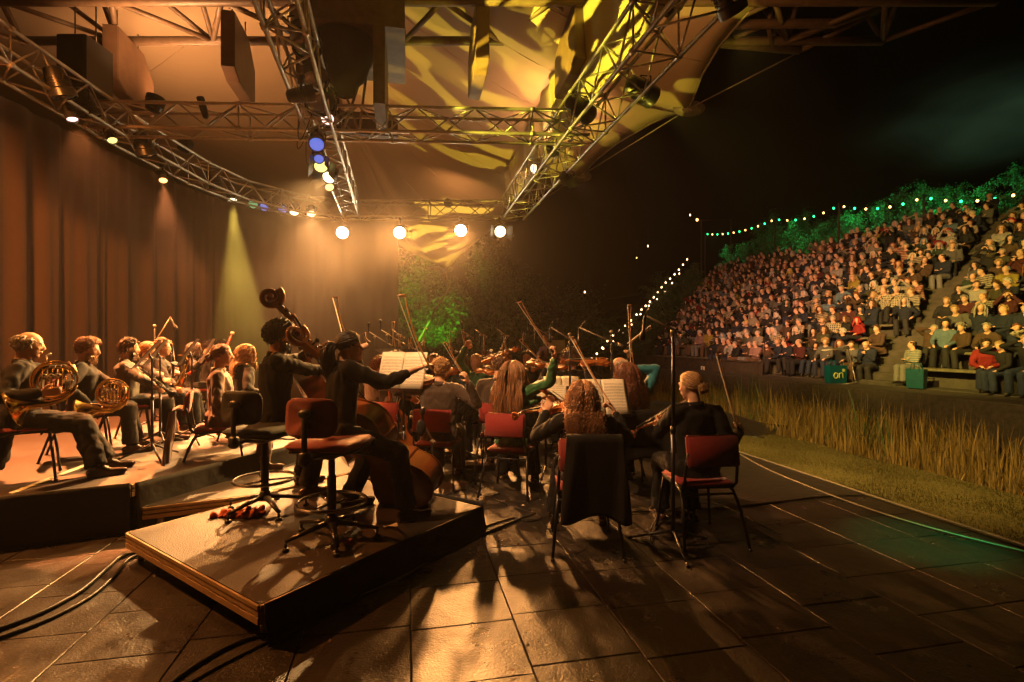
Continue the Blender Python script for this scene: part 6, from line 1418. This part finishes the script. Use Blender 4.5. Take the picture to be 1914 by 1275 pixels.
for i in range(7):
    k = 1 + i * 1.8; put_tree(T3, S(sleft(k) + 1.6 + rg.uniform(0, .5), srow(k), zrow(k) - .5), rg.uniform(.7, .85), f'dark bush beside the climbing string of lamps, {names[i]} from the bottom', 'bushes left of the seats')
put_tree(T1, V((-3.9, 26, -.8)), 1.15, 'green lit tree in the dark behind the stage, beyond the curtain edge', None)
put_tree(T2, V((-2.2, 24.0, -.8)), .9, 'dim tree right of the green lit tree behind the stage', None)
put_tree(T1, V((1.2, 27, -.8)), 1.1, 'dark tree farther right behind the stage', None)

# ------------------------------------------------------------------ string lights
mat('bulb_green', (.2, .8, .4), .4, emit=(.02, 1, .28), estr=6); mat('bulb_warm', (.9, .6, .3), .4, emit=(1, .45, .12), estr=8); mat('bulb_white', (.9, .7, .5), .4, emit=(1, .60, .30), estr=8)
def string_lights(label, pts, every, kinds, sag, r=.035):
    e = empty('string_lights', pts[0], label, 'string lights'); o = V(pts[0]); g = Geo(); bulbs = {k: [] for k in kinds}; n = 0; carry = 0
    for a, b in zip(pts[:-1], pts[1:]):
        L = (b - a).length; m = max(2, int(L / every)); line = [a.lerp(b, q / 24) - UP * (sag * 4 * (q / 24) * (1 - q / 24)) - o for q in range(25)]; g.tube(line, .008, 5)
        for q in range(m):
            t = (q + .5) / m; c = a.lerp(b, t) - UP * (sag * 4 * t * (1 - t) + .06) - o; bulbs[kinds[n % len(kinds)]].append(c); n += 1
    obj('wire', g, MATS['black_plastic'], e)
    for k, cs in bulbs.items():
        for c in cs:
            gb = Geo(); gb.ell(c, (r, r, r * 1.25), n=10, m=6); b = obj('bulb', gb, MATS[k], e)
            gb = Geo(); gb.tube([c + UP * r, c + UP * (r + .04)], .014, 6); obj('socket', gb, MATS['black_plastic'], b)
    return e
def pole(p, top, label):
    e = empty('light_pole', p, label, 'pole', 'wooden poles of the string lights'); g = Geo(); h = top.z - p.z; g.tube([(0, 0, -.3), (0, 0, h * .5), (0, 0, h + .08)], [.055, .05, .042], 10); obj('post', g, MATS['bark'], e); g = Geo(); g.tube([(-.08, 0, h), (.08, 0, h)], .012, 6); obj('hook', g, MATS['steel_dark'], e)
def SP(u, v, s2):                                                  # point seen at (u, v) on the vertical plane s2
    q = (u - CX) / F; Y = s2 / (q * E2.x + E2.y); return V((q * Y, Y, CH + (HY - v) / F * Y))
sp2 = srow(NR) + .9
tops = [SP(1318, 436, sp2), SP(1449, 408, sp2), SP(1568, 382, sp2), SP(1727, 366, sp2), SP(1950, 346, sp2)]
string_lights('string of alternating green and warm bulbs on poles behind the top row', tops, .58, ['bulb_green', 'bulb_warm'], .32, .045)
for i, t in enumerate(tops[:4]): pole(V((t.x, t.y, zrow(NR))), t, f"{['leftmost', 'second', 'third', 'fourth'][i]} wooden pole from the left carrying the green and warm bulbs")
l0, l1, l2_ = W(1100, 672, 25.5), W(1195, 580, 29), W(1288, 478, 33)
string_lights('string of warm white bulbs climbing beside the left end of the seats', [l0, W(1140, 628, 27), l1, W(1240, 530, 31), l2_], .55, ['bulb_white'], .12, .045)
string_lights('second loose string of warm bulbs along the left bushes', [W(1118, 655, 26), W(1205, 575, 29), W(1276, 500, 32)], .9, ['bulb_white'], .25, .04)
# tall goalpost-like frame at the upper left of the seats
a, b = W(1311, 412, 33.5), W(1366, 410, 33.5); e = empty('gate_frame', V((a.x, a.y, 6)), 'tall thin gate frame with a lamp at the top left of the seats', 'gate'); o = V(e.location)
g = Geo(); g.tube([V((0, 0, 0)), a - o, b - o, V((b.x - o.x, b.y - o.y, 0))], .05, 8); obj('frame', g, MATS['bark'], e)
g = Geo(); g.ell(W(1303, 411, 33.4) - o, (.07, .07, .09)); obj('lamp', g, MATS['bulb_warm'], e)
for i, (u, v) in enumerate(((1290, 402), (1211, 460), (1190, 482), (1093, 546))):
    p = W(u, v, 34 - i); e = empty('hanging_lamp', p, ['small white lamp glowing above the gate frame', 'lone white lamp in the dark above the string of bulbs', 'faint amber lamp just below the lone white lamp', 'lowest lone lamp in the dark above the stage side'][i], 'lamp'); obj('bulb', Geo().ell((0, 0, 0), (.035, .035, .07) if i != 2 else (.03, .03, .04)), MATS['bulb_white' if i != 2 else 'bulb_warm'], e); obj('cord', Geo().tube([(0, 0, .07), (0, 0, 1.2)], .006, 5), MATS['black_plastic'], e)
# assumed green floods lighting the bushes (their light is what colours the leaves)
for i, t in enumerate(tops[:4] + [S(13.0, srow(NR) + .9, zrow(NR) + 2.2)]):
    p = V(t) - UP * .35 + E2 * .1; lamp('added_flood_lamp', f'assumed small green flood lamp on the wooden poles, {names[i]} from the left', p, p + E2 * 3 - E1 * .5 + UP * .1, 'lens_off', .07, .12, power=P_GREEN * (.8, 1, 1, 1, .8)[i], color=(.03, 1, .30), size=170, blend=.8, yk=False)
lamp('added_flood_lamp', 'assumed green flood lamp below the tree behind the stage', V((-3.3, 17.0, .2)), V((-3.9, 26, 4.6)), 'lens_green', .12, .2, power=P_GREEN * 9, color=(.20, 1, .04), size=34, yk=False)  # hidden lamp, assumed from the green on the leaves
lamp('added_flood_lamp', 'added green flood lamp on the hill, pointing at the smoke on the right', S(12.2, srow(NR) + 1.2, zrow(NR) + .6), S(14.4, 19.6, 10.0), 'lens_green', .12, .2, power=P_SKY, color=(.45, .9, .5), size=80, blend=1, yk=False)  # unseen flood, added so that the drifting smoke glows
lamp('profile_lamp', 'assumed green lamp on the right truss throwing a pool on the stage floor', V((2.1, 3.0, 4.5)), G(1725, 1015) , 'lens_green', .10, .3, power=P_POOL, color=(.0, 1, .28), size=16, blend=.9)  # outside the view, assumed from the green pool on the floor

# ------------------------------------------------------------------ cables and small things on the floor
def cable(label, pts, r=.009, m='black_plastic', z=.012):
    P = [G(u, v, z) if len((u, v)) == 2 else None for u, v in pts]; out = []
    for i in range(len(P) - 1):
        p0, p1, p2, p3 = P[max(i - 1, 0)], P[i], P[i + 1], P[min(i + 2, len(P) - 1)]
        for q in range(8):
            u = q / 8; out.append(.5 * ((2 * p1) + (p2 - p0) * u + (2 * p0 - 5 * p1 + 4 * p2 - p3) * u * u + (3 * p1 - p0 - 3 * p2 + p3) * u ** 3))
    out.append(P[-1]); tag(obj('cable', Geo().tube(out, r, 6), MATS[m]), label, 'cable', 'cables on the stage floor')
cable('thick black cable curling from the left edge to the platform corner', [(-20, 1182), (70, 1148), (150, 1105), (200, 1062), (225, 1040), (262, 1032)], .013, z=.02)
cable('second cable just below the thick one at the left edge', [(-20, 1198), (80, 1162), (165, 1118), (210, 1080), (240, 1045), (270, 1036)], .011, z=.018)
cable('cable running along the front skirt of the square platform', [(300, 1290), (380, 1235), (460, 1195), (560, 1170), (640, 1130), (740, 1085), (830, 1035), (900, 1000), (960, 975), (1000, 960)], .010, z=.016)
cable('cable leaving the platform corner towards the bottom edge', [(330, 1290), (420, 1240), (490, 1205), (545, 1180)], .008)
cable('cable looping among the chairs in the centre', [(905, 985), (960, 968), (985, 975), (1010, 965), (940, 940), (925, 925), (1000, 915), (1010, 935)], .007)
cable('thin cable below the blond man in the brown suit', [(820, 930), (870, 915), (900, 925), (880, 900), (930, 905), (990, 925)], .006)
cable('pale cable lying along the stage edge by the turf', [(1360, 835), (1420, 870), (1500, 905), (1620, 950), (1750, 990), (1930, 1035)], .010, 'alu_dull', .02)
cable('cable from the tall microphone stand across the dark floor sheet', [(1258, 1045), (1215, 1010), (1240, 960), (1330, 940), (1430, 985), (1460, 1000)], .007, z=.03)
cable('cable bundle crossing the floor near the green chair', [(900, 770), (940, 800), (985, 850), (1010, 880)], .006)
rg = np.random.RandomState(77); g = Geo()
for q in range(70):
    p = S(rg.uniform(.4, 8), rg.uniform(-2.5, 4.3), .022); a = rg.uniform(0, 6); x = V((math.cos(a), math.sin(a), 0)); y = V((-x.y, x.x, 0)); k = rg.uniform(.006, .022)
    g.add([p - x * k, p - y * k * .4 + UP * .004, p + x * k + UP * .008, p + y * k * .5 + UP * .003], [(0, 1, 2, 3)])
tag(obj('leaf_litter', g, MATS['blazer_brown'], smooth=False), 'small dry leaf scraps scattered over the stage floor', 'leaf litter', kind='stuff')
# pedal / paper / cap / cloths
def sheetp(name, label, u, v, z, w, h, rz, m, cat):
    p = G(u, v, z); g = Geo(); g.grid(lambda a, b: V(((a - .5) * w, (b - .5) * h, .006 + .006 * math.sin(a * 5 + b * 3))), 8, 8); o = obj(name, g, MATS[m]); o.location = p + UP * .004; o.rotation_euler = (0, 0, rz); o.modifiers.new('s', 'SOLIDIFY').thickness = .0015; tag(o, label, cat)
sheetp('paper_sheet', 'sheet of paper lying on the floor behind the blond man', 885, 866, .02, .34, .30, .2, 'paper_plain', 'paper')
sheetp('paper_sheet', 'small crumpled paper on the platform near the stool', 730, 985, zb, .10, .04, .5, 'paper_plain', 'paper')
p = G(652, 1016, zb); e = empty('bottle_cap', p, 'small red cap on the platform beside the red stool', 'cap'); obj('cap', Geo().lathe([(.026, 0), (.028, .004), (.027, .026), (.020, .030), (.002, .030)], n=18), MATS['red_fabric'], e)
def cloth(label, p, w, m, name='cloth', h=.05):
    rg2 = np.random.RandomState(int(abs(p.x * 100)) + 1); a = rg2.uniform(0, 6, 8)
    g = Geo(); g.ell((0, 0, h * .45), (w, w * .6, h)); g.ell((w * .7, .03, h * .4), (w * .55, w * .35, h * .8)); g.ell((-w * .8, -.02, h * .35), (w * .5, w * .4, h * .6)); me = remesh(g, .012, 2, .022, 3); o = link(name, me, MATS[m]); o.location = p; tag(o, label, 'cloth')
mat('cloth_orange', (.42, .07, .02), .8, bump=.4, bscale=30)
cloth('crumpled orange red cloth on the foot of the black stool', G(462, 965, zb), .11, 'cloth_orange')
cloth('second piece of orange red cloth at the platform edge', G(428, 965, zb), .09, 'cloth_orange', h=.03)
c = V((red_c.x - .08, red_c.y + .0, zb + .83)); cloth('crumpled pale cloth lying on the red stool seat', c, .09, 'blazer_brown', h=.02)
for i, (u, v, Y) in enumerate(((320, 828, 5.7), (331, 822, 5.8), (330, 808, 6.0))):
    p = gz(u, 5.95 + .1 * i, zl); e = empty('instrument_peg', p, ['orange cone stand peg in front, left of the trio', 'orange cone peg on the right of the trio', 'orange cone peg at the rear of the trio'][i], 'instrument stand', 'orange cone pegs'); obj('cone', Geo().lathe([(.035, 0), (.034, .01), (.022, .06), (.014, .17), (.008, .19), (.002, .195)], n=16), MATS['cloth_orange'], e)
    obj('foot', Geo().lathe([(.06, 0), (.06, .008), (.03, .014)], n=16), MATS['black_plastic'], e)
# tail of the brown coat beside the blazer woman
coat(gz(398, 5.0, .2), -62, 'long brown coat trailing from the chair of the smiling woman', .40, .62, 'blazer_brown', .66)
# strip of tape on the left platform
tp = tag(obj('tape_strip', Geo().prism([G(16, 922, zl), G(22, 924, zl), G(205, 855, zl), G(199, 853, zl)], UP * .002, UP * .004), MATS['paper_plain'], smooth=False), 'thin white tape line across the left platform', 'tape')

# ------------------------------------------------------------------ haze
hm = bpy.data.materials.new('haze'); hm.use_nodes = True; n = hm.node_tree.nodes; n.clear(); out = n.new('ShaderNodeOutputMaterial'); pv = n.new('ShaderNodeVolumePrincipled')
pv.inputs['Color'].default_value = (.9, .88, .84, 1); pv.inputs['Density'].default_value = HAZE; pv.inputs['Anisotropy'].default_value = .6
hm.node_tree.links.new(pv.outputs[0], out.inputs['Volume'])
if HAZE > 0:
    g = Geo(); g.box((8, 23, 9.0), (90, 110, 26)); o = obj('haze', g, hm, smooth=False); tag(o, 'thin warm stage smoke hanging in the night air', 'haze', kind='stuff')
sm = bpy.data.materials.new('smoke'); sm.use_nodes = True; n = sm.node_tree.nodes; n.clear(); out = n.new('ShaderNodeOutputMaterial'); pv = n.new('ShaderNodeVolumePrincipled')
pv.inputs['Color'].default_value = (.92, .9, .86, 1); 
tc = n.new('ShaderNodeTexCoord'); ln = n.new('ShaderNodeVectorMath'); ln.operation = 'LENGTH'; sm.node_tree.links.new(tc.outputs['Object'], ln.inputs[0])
mr = n.new('ShaderNodeMapRange'); mr.interpolation_type = 'SMOOTHSTEP'; mr.inputs['From Min'].default_value = 1; mr.inputs['From Max'].default_value = .25; mr.inputs['To Min'].default_value = 0; mr.inputs['To Max'].default_value = SMOKE; sm.node_tree.links.new(ln.outputs['Value'], mr.inputs['Value'])
nz = n.new('ShaderNodeTexNoise'); nz.inputs['Scale'].default_value = 2.2; nz.inputs['Detail'].default_value = 3; sm.node_tree.links.new(tc.outputs['Object'], nz.inputs['Vector'])
m2 = n.new('ShaderNodeMapRange'); m2.inputs['From Min'].default_value = .35; m2.inputs['From Max'].default_value = .7; m2.inputs['To Min'].default_value = .15; m2.inputs['To Max'].default_value = 1.6; sm.node_tree.links.new(nz.outputs['Fac'], m2.inputs['Value'])
mm = n.new('ShaderNodeMath'); mm.operation = 'MULTIPLY'; sm.node_tree.links.new(mr.outputs[0], mm.inputs[0]); sm.node_tree.links.new(m2.outputs[0], mm.inputs[1]); sm.node_tree.links.new(mm.outputs[0], pv.inputs['Density']); pv.inputs['Anisotropy'].default_value = .25
sm.node_tree.links.new(pv.outputs[0], out.inputs['Volume'])
if SMOKE > 0:
    g = Geo(); g.ell((0, 0, 0), (1, 1, 1), n=32, m=20); o = obj('stage_smoke', g, sm, smooth=False); o.location = (-4.0, 11.3, 3.1); o.scale = (4.6, 3.7, 3.3); tag(o, 'denser bank of stage smoke at the back of the stage', 'smoke', kind='stuff')
    g = Geo(); g.ell((0, 0, 0), (1, 1, 1), n=32, m=20); o = obj('drifting_smoke', g, sm, smooth=False); o.location = W(1830, 215, 18); o.rotation_euler = (0, -.25, .3); o.scale = (6.5, 5, 2.3); tag(o, 'thin grey green smoke drifting above the seats at the right', 'smoke', kind='stuff')
